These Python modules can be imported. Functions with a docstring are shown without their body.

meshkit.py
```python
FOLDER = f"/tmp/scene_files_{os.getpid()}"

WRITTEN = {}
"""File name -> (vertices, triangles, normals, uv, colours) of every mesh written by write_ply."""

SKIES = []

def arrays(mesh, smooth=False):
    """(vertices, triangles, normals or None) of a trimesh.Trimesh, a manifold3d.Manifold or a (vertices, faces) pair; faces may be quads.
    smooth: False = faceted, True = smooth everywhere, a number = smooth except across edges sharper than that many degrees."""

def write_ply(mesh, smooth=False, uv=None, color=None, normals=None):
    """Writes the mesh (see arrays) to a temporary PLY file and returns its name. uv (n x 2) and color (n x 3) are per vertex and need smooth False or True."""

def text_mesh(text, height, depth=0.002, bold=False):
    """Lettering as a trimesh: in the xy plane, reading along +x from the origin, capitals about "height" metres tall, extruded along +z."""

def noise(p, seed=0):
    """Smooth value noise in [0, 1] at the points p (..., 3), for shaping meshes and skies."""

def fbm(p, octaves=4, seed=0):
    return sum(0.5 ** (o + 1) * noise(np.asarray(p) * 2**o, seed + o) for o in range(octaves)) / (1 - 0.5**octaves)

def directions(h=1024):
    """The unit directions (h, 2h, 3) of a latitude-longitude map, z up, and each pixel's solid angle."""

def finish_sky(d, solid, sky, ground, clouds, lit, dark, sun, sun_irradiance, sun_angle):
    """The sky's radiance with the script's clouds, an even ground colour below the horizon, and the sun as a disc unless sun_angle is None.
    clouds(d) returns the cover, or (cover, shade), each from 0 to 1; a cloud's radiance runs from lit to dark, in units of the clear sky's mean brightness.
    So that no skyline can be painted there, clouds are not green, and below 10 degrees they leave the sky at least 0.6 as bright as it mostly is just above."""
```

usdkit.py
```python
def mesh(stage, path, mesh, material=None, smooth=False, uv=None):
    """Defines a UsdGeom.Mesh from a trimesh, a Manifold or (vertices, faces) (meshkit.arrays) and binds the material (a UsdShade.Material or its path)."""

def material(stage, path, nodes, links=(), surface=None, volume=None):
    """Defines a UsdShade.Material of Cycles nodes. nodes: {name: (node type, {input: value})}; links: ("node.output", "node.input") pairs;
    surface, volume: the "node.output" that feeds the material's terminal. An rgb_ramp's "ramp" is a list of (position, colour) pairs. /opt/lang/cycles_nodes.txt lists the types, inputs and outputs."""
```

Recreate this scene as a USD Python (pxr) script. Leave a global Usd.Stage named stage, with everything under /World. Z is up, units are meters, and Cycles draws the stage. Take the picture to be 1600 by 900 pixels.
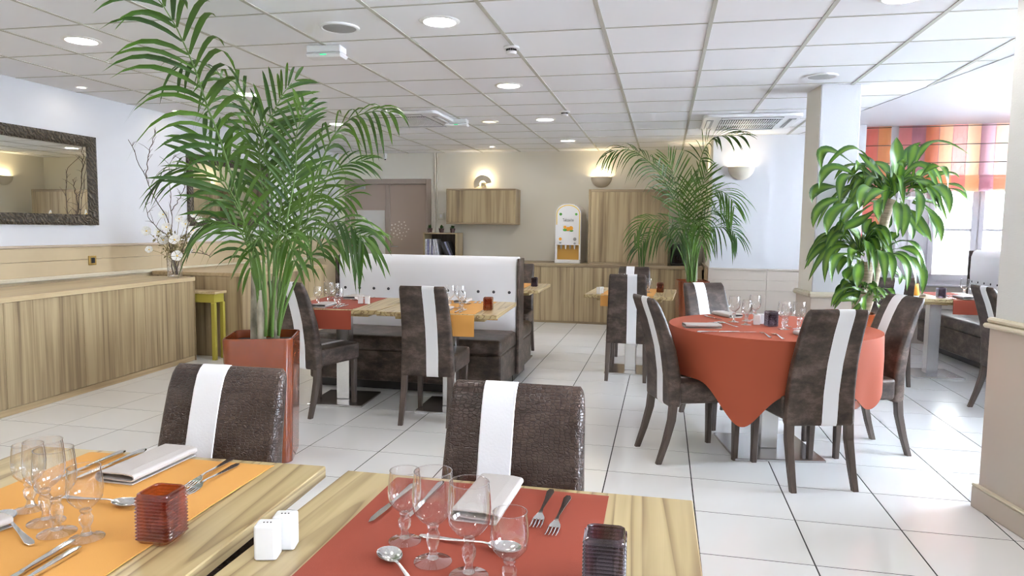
import math, random
import numpy as np, trimesh, usdkit, meshkit
from pxr import Usd, UsdGeom, UsdLux, UsdShade, Gf, Sdf, Vt

stage = Usd.Stage.CreateInMemory()
UsdGeom.SetStageUpAxis(stage, 'Z')
UsdGeom.SetStageMetersPerUnit(stage, 1.0)
UsdGeom.Xform.Define(stage, '/World')
rng = random.Random(7)

# ------------------------------------------------------------------ camera, sky, exposure
EXPOSURE = 1.30
SKY = 6.2
LAMP = 45.0
SCONCE = 29.0
cam = UsdGeom.Camera.Define(stage, '/World/camera')
YAW, PITCH, ROLL = 0.2130081, 0.08529533, 0.01188277
fwd = np.array([-math.sin(YAW) * math.cos(PITCH), math.cos(YAW) * math.cos(PITCH), -math.sin(PITCH)])
rt = np.array([math.cos(YAW), math.sin(YAW), 0.0])
up = np.cross(rt, fwd)
c_, s_ = math.cos(ROLL), math.sin(ROLL)
rt, up = c_ * rt + s_ * up, -s_ * rt + c_ * up
M4 = Gf.Matrix4d(*rt, 0, *up, 0, *(-fwd), 0, 0, 0, 1.33086, 1)
cam.MakeMatrixXform().Set(M4)
cam.CreateHorizontalApertureAttr(36.0)
cam.CreateFocalLengthAttr(36.0 * 1089.58 / 1600)
cam.CreateClippingRangeAttr(Gf.Vec2f(0.05, 300))
cam.CreateExposureAttr(EXPOSURE)
dome = UsdLux.DomeLight.Define(stage, '/World/sky')
dome.CreateIntensityAttr(SKY)
dome.CreateColorAttr(Gf.Vec3f(0.78, 0.865, 1.0))

# ------------------------------------------------------------------ scene helpers
used = {}


def numbered(parent, name):
    k = used.get((parent, name), 0)
    used[(parent, name)] = k + 1
    return name if k == 0 else '%s_%03d' % (name, k)


def keys(p, label=None, cat=None, group=None, kind=None):
    for k, v in (('label', label), ('category', cat), ('group', group), ('kind', kind)):
        if v:
            p.SetCustomDataByKey(k, v)


def xf(loc=(0, 0, 0), rot=0.0, tilt=None):
    m = Gf.Matrix4d().SetRotate(Gf.Rotation(Gf.Vec3d(0, 0, 1), rot))
    if tilt:
        m = Gf.Matrix4d().SetRotate(Gf.Rotation(Gf.Vec3d(*tilt[0]), tilt[1])) * m
    m.SetTranslateOnly(Gf.Vec3d(*[float(v) for v in loc]))
    return m


def thing(name, label=None, cat=None, loc=(0, 0, 0), rot=0.0, group=None, kind=None):
    path = '/World/' + numbered('/World', name)
    x = UsdGeom.Xform.Define(stage, path)
    x.MakeMatrixXform().Set(xf(loc, rot))
    keys(x.GetPrim(), label, cat, group, kind)
    return x.GetPrim()


def part(name, mesh, mat, parent=None, smooth=False, label=None, kind=None, cat=None, group=None, stripe=None, loc=None, rot=0.0):
    base = str(parent.GetPath()) if parent else '/World'
    path = base + '/' + numbered(base, name)
    m = usdkit.mesh(stage, path, mesh, mat, smooth=smooth)
    if stripe is not None:
        UsdGeom.PrimvarsAPI(m).CreatePrimvar('stripe', Sdf.ValueTypeNames.FloatArray, 'vertex').Set(Vt.FloatArray.FromNumpy(np.asarray(stripe, np.float32)))
    m.CreateDoubleSidedAttr(True)
    if loc is not None:
        UsdGeom.Xformable(m).MakeMatrixXform().Set(xf(loc, rot))
    keys(m.GetPrim(), label, cat, group, kind)
    return m.GetPrim()


def dup(src, label, loc, rot=0.0, group=None, tilt=None):
    path = '/World/' + numbered('/World', src.GetName().rsplit('_0', 1)[0])
    x = UsdGeom.Xform.Define(stage, path)
    p = x.GetPrim()
    p.GetReferences().AddInternalReference(src.GetPath())
    p.SetInstanceable(True)
    x.MakeMatrixXform().Set(xf(loc, rot, tilt))
    was = src.GetCustomData()
    keys(p, label, was.get('category'), group or was.get('group'))
    return p


class Kind:
    """Builds the first one of a kind in place, then copies of it."""

    def __init__(self, build):
        self.build, self.first = build, None

    def __call__(self, label, loc, rot=0.0, group=None, tilt=None):
        if self.first is None:
            self.first = self.build(label, loc, rot, group)
            return self.first
        return dup(self.first, label, loc, rot, group, tilt)


# ------------------------------------------------------------------ mesh helpers
def cat_(ms):
    return trimesh.util.concatenate([m for m in ms if m is not None])


def box(x0, y0, z0, x1, y1, z1, c=0.0):
    """A box, its edges chamfered by c."""
    if c <= 0:
        m = trimesh.creation.box([x1 - x0, y1 - y0, z1 - z0])
        m.apply_translation([(x0 + x1) / 2, (y0 + y1) / 2, (z0 + z1) / 2])
        return m
    pts = []
    for sx in (0, 1):
        for sy in (0, 1):
            for sz in (0, 1):
                x, y, z = (x0, x1)[sx], (y0, y1)[sy], (z0, z1)[sz]
                ix, iy, iz = x + c * (1 - 2 * sx), y + c * (1 - 2 * sy), z + c * (1 - 2 * sz)
                pts += [(x, iy, iz), (ix, y, iz), (ix, iy, z)]
    return trimesh.convex.convex_hull(np.array(pts))


def loft(secs, closed=True):
    """Joins rings of equal point count into a capped solid."""
    secs = [np.asarray(s, float) for s in secs]
    n, k = len(secs[0]), len(secs)
    v = np.vstack(secs + [secs[0].mean(0)[None], secs[-1].mean(0)[None]])
    f = []
    for i in range(k - 1):
        for j in range(n):
            a, b = i * n + j, i * n + (j + 1) % n
            f += [(a, b, b + n), (a, b + n, a + n)]
    for j in range(n):
        f.append((k * n, (j + 1) % n, j))
        f.append((k * n + 1, (k - 1) * n + j, (k - 1) * n + (j + 1) % n))
    m = trimesh.Trimesh(v, np.array(f), process=False)
    if m.volume < 0:
        m.invert()
    return m


def rrect(w, d, r, n=4, cx=0.0, cy=0.0, z=0.0):
    out = []
    for qx, qy, a0 in ((1, 1, 0), (-1, 1, 90), (-1, -1, 180), (1, -1, 270)):
        for i in range(n):
            a = math.radians(a0 + 90 * i / (n - 1))
            out.append((cx + qx * (w / 2 - r) + r * math.cos(a), cy + qy * (d / 2 - r) + r * math.sin(a), z))
    return np.array(out)


def pad(w, d, z0, z1, r, e, n=4, cx=0.0, cy=0.0):
    """A rounded slab: corner radius r, top and bottom edges rounded by e."""
    st = [(z0, e), (z0 + .3 * e, .3 * e), (z0 + e, 0), (z1 - e, 0), (z1 - .3 * e, .3 * e), (z1, e)]
    return loft([rrect(w - 2 * i, d - 2 * i, max(r - i, .001), n, cx, cy, z) for z, i in st])


def lathe(prof, n=24, cap=True):
    prof = np.asarray(prof, float)
    m = trimesh.creation.revolve(prof, sections=n)
    if m.volume < 0:
        m.invert()
    return m


def tube(pts, r, n=6, flat=1.0):
    pts = np.asarray(pts, float)
    rs = np.full(len(pts), r) if np.ndim(r) == 0 else np.asarray(r)
    t = np.gradient(pts, axis=0)
    t /= np.linalg.norm(t, axis=1, keepdims=True) + 1e-12
    ref = np.array([0, 0, 1.0]) if abs(t[0][2]) < .9 else np.array([1.0, 0, 0])
    secs = []
    for p, d, q in zip(pts, t, rs):
        s = np.cross(d, ref)
        s /= np.linalg.norm(s) + 1e-12
        u = np.cross(s, d)
        ref = u
        a = np.arange(n) * 2 * math.pi / n
        secs.append(p + q * (np.cos(a)[:, None] * s + flat * np.sin(a)[:, None] * u))
    return loft(secs)


def spline(pts, n):
    pts = np.asarray(pts, float)
    d = np.r_[0, np.cumsum(np.linalg.norm(np.diff(pts, axis=0), axis=1))]
    from scipy.interpolate import CubicSpline, PchipInterpolator
    return PchipInterpolator(d, pts)(np.linspace(0, d[-1], n))


def extrude_x(poly, x0, x1):
    """A (y, z) outline extruded from x0 to x1."""
    from shapely.geometry import Polygon
    m = trimesh.creation.extrude_polygon(Polygon(poly), x1 - x0, engine='earcut')
    v = m.vertices.copy()
    m.vertices = np.c_[v[:, 2] + x0, v[:, 0], v[:, 1]]
    if m.volume < 0:
        m.invert()
    return m


def rotz(m, deg, loc=(0, 0, 0)):
    m = m.copy()
    m.apply_transform(trimesh.transformations.rotation_matrix(math.radians(deg), [0, 0, 1]))
    m.apply_translation(loc)
    return m


# ------------------------------------------------------------------ materials
MATS = {}


def mat(name, nodes, links, surface):
    MATS[name] = usdkit.material(stage, '/World/Looks/' + name, nodes, links, surface=surface)


def plain(name, col, rough=.5, bump=0.0, bscale=60.0, vary=0.0, vscale=4.0, stretch=(1, 1, 1), **kw):
    nodes = {'p': ('principled_bsdf', dict(base_color=col, roughness=rough, **kw))}
    links = []
    if bump or vary:
        nodes['t'] = ('texture_coordinate', {})
        nodes['m'] = ('mapping', {'scale': stretch})
        links.append(('t.object', 'm.vector'))
    if vary:
        nodes['n'] = ('noise_texture', {'scale': vscale, 'detail': 4.0})
        nodes['r'] = ('rgb_ramp', {'ramp': [(.3, tuple(c * (1 - vary) for c in col)), (.7, tuple(min(1, c * (1 + vary)) for c in col))]})
        links += [('m.vector', 'n.vector'), ('n.fac', 'r.fac'), ('r.color', 'p.base_color')]
    if bump:
        nodes['bn'] = ('noise_texture', {'scale': bscale, 'detail': 3.0})
        nodes['b'] = ('bump', {'strength': bump, 'distance': .004})
        links += [('m.vector', 'bn.vector'), ('bn.fac', 'b.height'), ('b.normal', 'p.normal')]
    mat(name, nodes, links, 'p.BSDF')


def wood(name, axis, dark, mid, light, rough=.42, sc=26.0, lon=.7, band=5.0, dist=1.2):
    """Fine streaks running along one axis, over broader bands."""
    s1 = [sc, sc, sc]
    s1[axis] = lon
    s2 = [band, band, band]
    s2[axis] = lon * .35
    mat(name, {
        't': ('texture_coordinate', {}),
        'm1': ('mapping', {'scale': tuple(s1)}), 'm2': ('mapping', {'scale': tuple(s2)}),
        'n1': ('noise_texture', {'scale': 1.0, 'detail': 5.0, 'roughness': .6, 'distortion': dist * .4}),
        'n2': ('noise_texture', {'scale': 1.0, 'detail': 2.0, 'distortion': dist}),
        'x': ('mix_float', {'fac': .5}),
        'r': ('rgb_ramp', {'ramp': [(.37, dark), (.48, mid), (.58, light)]}),
        'b': ('bump', {'strength': .12, 'distance': .002}),
        'p': ('principled_bsdf', {'roughness': rough}),
    }, [('t.object', 'm1.vector'), ('t.object', 'm2.vector'), ('m1.vector', 'n1.vector'), ('m2.vector', 'n2.vector'),
        ('n1.fac', 'x.a'), ('n2.fac', 'x.b'), ('x.result', 'r.fac'), ('r.color', 'p.base_color'), ('n1.fac', 'b.height'), ('b.normal', 'p.normal')], 'p.BSDF')


plain('white_paint', (.60, .595, .615), .55, bump=.10, bscale=90)
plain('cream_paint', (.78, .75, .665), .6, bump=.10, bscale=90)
plain('pillar_paint', (.66, .67, .65), .6, bump=.35, bscale=40, stretch=(1, 1, 6))
plain('taupe_panel', (.52, .45, .38), .55, bump=.08, bscale=60)
plain('tan_panel', (.50, .395, .25), .55, vary=.06, vscale=3)
plain('tan_trim', (.48, .385, .29), .5)
plain('cream_trim', (.60, .54, .41), .5)
plain('tile_white', (.80, .80, .79), .13, bump=.03, bscale=9, specular_ior_level=.6)
plain('tile_white_b', (.77, .77, .765), .16, bump=.03, bscale=9, specular_ior_level=.6)
plain('grout', (.05, .05, .05), .9)
plain('ceiling_white', (.84, .84, .86), .85, bump=.06, bscale=180)
plain('ceiling_white_b', (.82, .82, .85), .85, bump=.06, bscale=180)
plain('tee_metal', (.47, .455, .40), .5)
plain('lamp_white', (.85, .85, .84), .4)
plain('grey_mesh', (.40, .40, .40), .6, bump=.6, bscale=500)
plain('plastic_white', (.82, .82, .83), .3)
plain('plastic_cream', (.74, .72, .64), .4)
plain('dark_slot', (.04, .04, .045), .6)
plain('grey_slot', (.35, .36, .37), .5)
plain('black_plastic', (.02, .02, .022), .35)
plain('steel', (.72, .72, .73), .22, metallic=1.0)
plain('cutlery_steel', (.80, .80, .80), .13, metallic=1.0)
plain('dark_steel', (.05, .05, .05), .4, metallic=.6)
plain('brass', (.55, .38, .12), .35, metallic=.9)
plain('leg_wood', (.085, .062, .05), .4, vary=.25, vscale=6, stretch=(6, 6, 1))
plain('booth_white', (.80, .80, .83), .38, bump=.05, bscale=120)
plain('stripe_white', (.78, .78, .80), .38, bump=.12, bscale=160)
plain('napkin_white', (.45, .41, .385), .8, bump=.1, bscale=300)
plain('cloth_orange', (.62, .30, .068), .8, bump=.12, bscale=400)
plain('cloth_red', (.29, .048, .022), .8, bump=.12, bscale=400)
plain('tablecloth_red', (.36, .068, .026), .75, bump=.12, bscale=300)
plain('pot_glaze', (.20, .040, .010), .16, coat_weight=.6, coat_roughness=.06, vary=.12, vscale=5)
plain('soil', (.03, .022, .017), .9, bump=.8, bscale=60)
plain('bark_palm', (.30, .27, .20), .8, vary=.45, vscale=18, stretch=(1, 1, .5), bump=.5, bscale=40)
plain('bark_cane', (.42, .34, .24), .75, vary=.3, vscale=14, stretch=(1, 1, 6), bump=.5, bscale=40)
plain('rachis', (.10, .19, .035), .45)
plain('twig', (.10, .075, .06), .8)
plain('dry_sprig', (.30, .26, .13), .8, vary=.4, vscale=30)
plain('door_taupe', (.42, .33, .27), .5)
plain('door_grey', (.62, .60, .57), .4)
plain('frame_taupe', (.38, .31, .26), .5)
plain('sticker', (.72, .66, .58), .5)
plain('magazine_white', (.62, .62, .68), .5, vary=.2, vscale=40)
plain('magazine_blue', (.30, .30, .48), .5, vary=.3, vscale=40)
plain('magazine_dark', (.05, .05, .06), .5)
plain('small_pot', (.07, .035, .03), .6)
plain('yellow_paint', (.42, .36, .05), .5)
plain('plaster', (.62, .56, .46), .7)
plain('window_paint', (.66, .62, .64), .5)
plain('facade', (.86, .85, .82), .8, bump=.2, bscale=8)
plain('facade_grey', (.55, .56, .60), .7)
plain('street', (.62, .62, .63), .9)
plain('ceramic', (.84, .84, .85), .18, coat_weight=.5)
plain('print_orange', (.85, .38, .03), .5)
plain('print_yellow', (.85, .60, .12), .5)
plain('print_green', (.10, .38, .07), .5)
plain('print_black', (.03, .03, .03), .5)
plain('juice_back', (.55, .30, .05), .4)
plain('button_dark', (.05, .05, .06), .35)
plain('tealight_wax', (.8, .78, .72), .5)
wood('oak_vertical', 2, (.18, .125, .07), (.345, .255, .14), (.46, .36, .21))
wood('oak_vertical_b', 2, (.17, .118, .067), (.325, .24, .133), (.44, .34, .20), sc=30, band=6)
wood('oak_x', 0, (.21, .15, .09), (.35, .265, .16), (.44, .345, .22))
wood('oak_y', 1, (.33, .24, .13), (.49, .37, .215), (.56, .44, .265))
mat('olive_y', {   # dark veins as contour lines of a stretched noise, over fine grain
    't': ('texture_coordinate', {}), 'm': ('mapping', {'scale': (6.5, .30, 6.5)}),
    'w': ('noise_texture', {'scale': 1.0, 'detail': 2.2, 'roughness': .45, 'distortion': .35}),
    'mu': ('math', {'math_type': 'multiply', 'value2': 13.0}), 'fr': ('math', {'math_type': 'fraction'}),
    'mv': ('mapping', {'scale': (9.0, 1.1, 9.0)}), 'nv': ('noise_texture', {'scale': 1.0, 'detail': 2.0}),
    'mf': ('mapping', {'scale': (75.0, 2.0, 75.0)}), 'n': ('noise_texture', {'scale': 1.0, 'detail': 4.0}),
    'vr': ('rgb_ramp', {'ramp': [(0, (.17, .10, .04)), (.10, (.27, .185, .085)), (.30, (.44, .335, .17)), (.85, (.50, .39, .205)), (.97, (.38, .28, .135)), (1, (.20, .12, .05))]}),
    'gr': ('rgb_ramp', {'ramp': [(.3, (.36, .265, .13)), (.65, (.50, .39, .205))]}),
    'vf': ('map_range', {'from_min': .36, 'from_max': .60, 'to_min': .40, 'to_max': 1.0, 'clamp': True}), 'x': ('mix_color', {}),
    'p': ('principled_bsdf', {'roughness': .33})},
    [('t.object', 'm.vector'), ('m.vector', 'w.vector'), ('w.fac', 'mu.value1'), ('mu.value', 'fr.value1'), ('fr.value', 'vr.fac'), ('t.object', 'mv.vector'), ('mv.vector', 'nv.vector'), ('nv.fac', 'vf.value'),
     ('t.object', 'mf.vector'), ('mf.vector', 'n.vector'), ('n.fac', 'gr.fac'), ('gr.color', 'x.a'), ('vr.color', 'x.b'), ('vf.result', 'x.fac'), ('x.result', 'p.base_color')], 'p.BSDF')
wood('olive_edge', 1, (.30, .20, .08), (.50, .38, .17), (.58, .45, .23), rough=.4, sc=11, lon=.9, band=9)


def leather(name, c0, c1, c2, scale, strength, rough, nscale, rnd=1.0, spec=.45, seam=.4):
    """Hide-like cells with dark seams over a cloudy tone."""
    mat(name, {
        't': ('texture_coordinate', {}), 'm': ('mapping', {'scale': (.75, .75, 1.35)}),
        'w': ('noise_texture', {'scale': 7.0, 'detail': 2.0}),
        'mx': ('mix_vector', {'fac': .03}),
        'v': ('voronoi_texture', {'feature': 'distance_to_edge', 'scale': scale, 'randomness': rnd}),
        'vr': ('map_range', {'from_min': 0.0, 'from_max': .14, 'clamp': True}),
        'n': ('noise_texture', {'scale': nscale, 'detail': 6.0, 'roughness': .68}),
        'r': ('rgb_ramp', {'ramp': [(.36, c0), (.5, c1), (.64, c2)]}),
        'd': ('mix_color', {'blend_type': 'multiply', 'fac': seam}),
        'b': ('bump', {'strength': strength, 'distance': .002}),
        'p': ('principled_bsdf', {'roughness': rough, 'specular_ior_level': spec}),
    }, [('t.object', 'm.vector'), ('m.vector', 'w.vector'), ('m.vector', 'mx.a'), ('w.color', 'mx.b'), ('mx.result', 'v.vector'), ('v.distance', 'vr.value'),
        ('m.vector', 'n.vector'), ('n.fac', 'r.fac'), ('r.color', 'd.a'), ('vr.result', 'd.b'), ('d.result', 'p.base_color'), ('vr.result', 'b.height'), ('b.normal', 'p.normal')], 'p.BSDF')


leather('leather', (.026, .0165, .0125), (.064, .043, .033), (.145, .103, .083), 150, .12, .36, 9.0, seam=.2)
leather('leather_croc', (.032, .017, .0125), (.056, .033, .025), (.098, .064, .052), 108, .5, .27, 6.0, rnd=.6, seam=.5)


def leaf_mat(name, dark, light, rough=.35, striped=False):
    nodes = {
        'p': ('principled_bsdf', {'base_color': dark, 'roughness': rough, 'specular_ior_level': .55}),
        'tr': ('translucent_bsdf', {'color': light}), 'x': ('mix_closure', {'fac': .25}),
        't': ('texture_coordinate', {}), 'n': ('noise_texture', {'scale': 5.0, 'detail': 3.0}),
        'r': ('rgb_ramp', {'ramp': [(.3, dark), (.75, light)]}),
    }
    links = [('t.object', 'n.vector'), ('n.fac', 'r.fac'), ('p.BSDF', 'x.closure1'), ('tr.BSDF', 'x.closure2')]
    if striped:
        nodes['a'] = ('attribute', {'attribute': 'stripe'})
        nodes['sr'] = ('rgb_ramp', {'ramp': [(0, light), (.2, light), (.7, dark), (1, dark)]})
        nodes['mx'] = ('mix_color', {'fac': .75})
        links += [('a.fac', 'sr.fac'), ('r.color', 'mx.a'), ('sr.color', 'mx.b'), ('mx.result', 'p.base_color'), ('mx.result', 'tr.color')]
    else:
        links += [('r.color', 'p.base_color')]
    mat(name, nodes, links, 'x.closure')


leaf_mat('palm_leaf', (.030, .085, .010), (.095, .20, .018))
leaf_mat('palm_leaf_b', (.020, .062, .011), (.055, .135, .016))
leaf_mat('cane_leaf', (.033, .100, .020), (.155, .29, .030), .30, striped=True)
leaf_mat('small_leaf', (.03, .09, .02), (.07, .16, .03))
leaf_mat('petal', (.80, .80, .78), (.85, .85, .80), .6)


def glass(name, col=(1, 1, 1), rough=0.0, ior=1.45):
    mat(name, {'p': ('principled_bsdf', {'base_color': col, 'roughness': rough, 'transmission_weight': 1.0, 'ior': ior})}, [], 'p.BSDF')


def thin_glass(name, tint, share, gcol=(1, 1, 1), edge=1.0):
    mat(name, {'tr': ('transparent_bsdf', {'color': tint}), 'gl': ('glossy_bsdf', {'color': (1, 1, 1), 'roughness': .03}), 'lw': ('layer_weight', {'blend': .5}),
               'pw': ('math', {'math_type': 'power', 'value2': 2.6}), 'ma': ('math', {'math_type': 'multiply_add', 'value2': edge, 'value3': .075}), 'tm': ('mix_color', {'a': tint, 'b': tuple(.5 * c for c in tint)}), 'x': ('mix_closure', {}),
               'g': ('principled_bsdf', {'base_color': gcol, 'roughness': .02, 'transmission_weight': 1.0, 'ior': 1.45}), 'y': ('mix_closure', {'fac': share})},
        [('lw.facing', 'pw.value1'), ('pw.value', 'ma.value1'), ('ma.value', 'x.fac'), ('pw.value', 'tm.fac'), ('tm.result', 'tr.color'), ('tr.BSDF', 'x.closure1'), ('gl.BSDF', 'x.closure2'), ('x.closure', 'y.closure1'), ('g.BSDF', 'y.closure2')], 'y.closure')


thin_glass('clear_glass', (.98, .98, .98), 0.0)
thin_glass('stem_glass', (.97, .97, .97), .35)
thin_glass('amber_glass', (.66, .33, .20), .3, (.36, .12, .05))
thin_glass('violet_glass', (.40, .33, .38), .55, (.16, .12, .16))
mat('pane_glass', {'tr': ('transparent_bsdf', {'color': (.97, .98, .98)}), 'g': ('glossy_bsdf', {'color': (1, 1, 1), 'roughness': .02}), 'fr': ('fresnel', {'IOR': 1.45}), 'x': ('mix_closure', {})},
    [('fr.fac', 'x.fac'), ('tr.BSDF', 'x.closure1'), ('g.BSDF', 'x.closure2')], 'x.closure')
mat('mirror_glass', {'p': ('principled_bsdf', {'base_color': (.86, .86, .80), 'metallic': 1.0, 'roughness': .01})}, [], 'p.BSDF')


def emit(name, col, s):
    mat(name, {'e': ('emission', {'color': col, 'strength': s})}, [], 'e.emission')


emit('lamp_glow', (1.0, .955, .90), LAMP)
emit('spot_glow', (1.0, .90, .74), LAMP * .8)
emit('dim_glow', (1.0, .85, .55), 1.5)
emit('sconce_glow', (1.0, .84, .55), SCONCE)
emit('green_led', (.10, .9, .40), .55)
# mirror frame carving
mat('carved_frame', {
    't': ('texture_coordinate', {}), 'w': ('wave_texture', {'scale': 14.0, 'distortion': 9.0, 'detail': 2.0, 'detail_scale': 1.4, 'bands_direction': 'diagonal'}),
    'r': ('rgb_ramp', {'ramp': [(0, (.028, .021, .014)), (.6, (.06, .046, .031)), (1, (.115, .092, .062))]}),
    'b': ('bump', {'strength': .9, 'distance': .01}), 'p': ('principled_bsdf', {'roughness': .4})},
    [('t.object', 'w.vector'), ('w.fac', 'r.fac'), ('r.color', 'p.base_color'), ('w.fac', 'b.height'), ('b.normal', 'p.normal')], 'p.BSDF')


def fabric(name, col):
    pale = tuple(.66 * c + .34 for c in col)
    mat(name, {'d': ('diffuse_bsdf', {'color': col}), 't': ('translucent_bsdf', {'color': pale}), 'x': ('mix_closure', {'fac': .6})},
        [('d.BSDF', 'x.closure1'), ('t.BSDF', 'x.closure2')], 'x.closure')


BLIND = {'blind_red': (.80, .17, .12), 'blind_orange': (.86, .33, .10), 'blind_mauve': (.52, .20, .26), 'blind_vermilion': (.84, .22, .08), 'blind_apricot': (.90, .45, .20), 'blind_rose': (.78, .24, .22)}
for k, v in BLIND.items():
    fabric(k, v)
M = MATS

# ------------------------------------------------------------------ the room
CE = 2.49632
LX, BY = -5.17, 10.55
FRONT_Y = -3.2
gx0, gy0 = -.3791, 3.5876


def beam_x(y):
    return 2.199 - .1717 * (y - 5.2)


def right_x(y):
    return 4.27 + .085 * (9.1 - y)


floor = thing('floor', 'glossy white square floor tiles with thin dark joints', kind='structure')
part('grout_bed', box(LX - .2, FRONT_Y - .2, -.12, 5.6, BY + .2, -.0012), M['grout'], floor)
tiles = []
for i in range(-12, 13):
    for j in range(-14, 18):
        x0, y0 = -.26767 + .45 * i, 2.88891 + .45 * j
        if x0 + .45 > right_x(y0) + .2 or x0 < LX - .4:
            continue
        tiles.append((x0, y0))


def seen(t):
    d = np.array([t[0] + .22, t[1] + .22, -1.33])
    a, b, c = d @ rt, d @ up, d @ fwd
    return c > .3 and abs(a / c) < .80 and b / c > -.50


vis = sorted([t for t in tiles if seen(t)], key=lambda t: math.hypot(*t))
near_t = [t for t in vis if t[1] > 2.0][:300]
far_t = [t for t in tiles if t not in set(near_t)]
tm = lambda t: box(t[0] + .0032, t[1] + .0032, -.010, t[0] + .4468, t[1] + .4468, 0, .0005)
for k, t in enumerate(near_t):
    part('floor_tile', tm(t), M['tile_white' if rng.random() < .6 else 'tile_white_b'], floor)
part('floor_tiles', cat_([tm(t) for t in far_t]), M['tile_white'], floor, kind='stuff')

ceiling = thing('ceiling', 'suspended ceiling of white square tiles in a beige metal grid', kind='structure')
AC1, AC2 = (.8209, 7.7876), (-2.7791, 7.1876)
ac_cells = {(1, 6), (2, 6), (1, 7), (2, 7), (-5, 5), (-4, 5), (-5, 6), (-4, 6)}
ct_front, ct_rest = [], []
for i in range(-9, 7):
    for j in range(-12, 13):
        x0, y0 = gx0 + .6 * i, gy0 + .6 * j
        x1, y1 = x0 + .6, min(y0 + .6, BY)
        xa = max(x0, LX)
        if xa >= x1 or y0 > BY:
            continue
        bx = [beam_x(y0), beam_x(y1)]
        if xa >= max(bx):
            continue
        ins = .004
        if x1 <= min(bx):
            m = box(xa + ins, y0 + ins, CE + .001, x1 - ins, y1 - ins, CE + .016)
        else:
            from shapely.geometry import Polygon, box as sbox
            p = sbox(xa + ins, y0 + ins, x1 - ins, y1 - ins).intersection(Polygon([(-9, -9), (beam_x(-9), -9), (beam_x(12), 12), (-9, 12)]))
            if p.area < .004:
                continue
            m = trimesh.creation.extrude_polygon(p, .015, engine='earcut')
            m.apply_translation([0, 0, CE + .001])
        d = np.array([(xa + x1) / 2, (y0 + y1) / 2, CE - 1.33])
        a, b, c = d @ rt, d @ up, d @ fwd
        (ct_front if c > .5 and abs(a / c) < .85 and b / c < .55 else ct_rest).append(m)
for m in ct_front:
    part('ceiling_tile', m, M['ceiling_white' if rng.random() < .6 else 'ceiling_white_b'], ceiling)
part('ceiling_tiles', cat_(ct_rest), M['ceiling_white'], ceiling, kind='stuff')
for i in range(-7, 7):
    x = gx0 + .6 * i
    ye = min(BY, 5.2 + (2.199 - x) / .1717)
    part('main_tee', box(x - .012, FRONT_Y, CE - .003, x + .012, ye, CE + .010), M['tee_metal'], ceiling)
for j in range(-11, 12):
    y = gy0 + .6 * j
    part('cross_tee', box(LX, y - .0075, CE - .0015, min(beam_x(y), 4.4), y + .0075, CE + .008), M['tee_metal'], ceiling)
part('ceiling_slab', box(LX - .2, FRONT_Y - .2, CE + .10, 3.9, BY + .2, CE + .14), M['white_paint'], ceiling)
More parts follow.
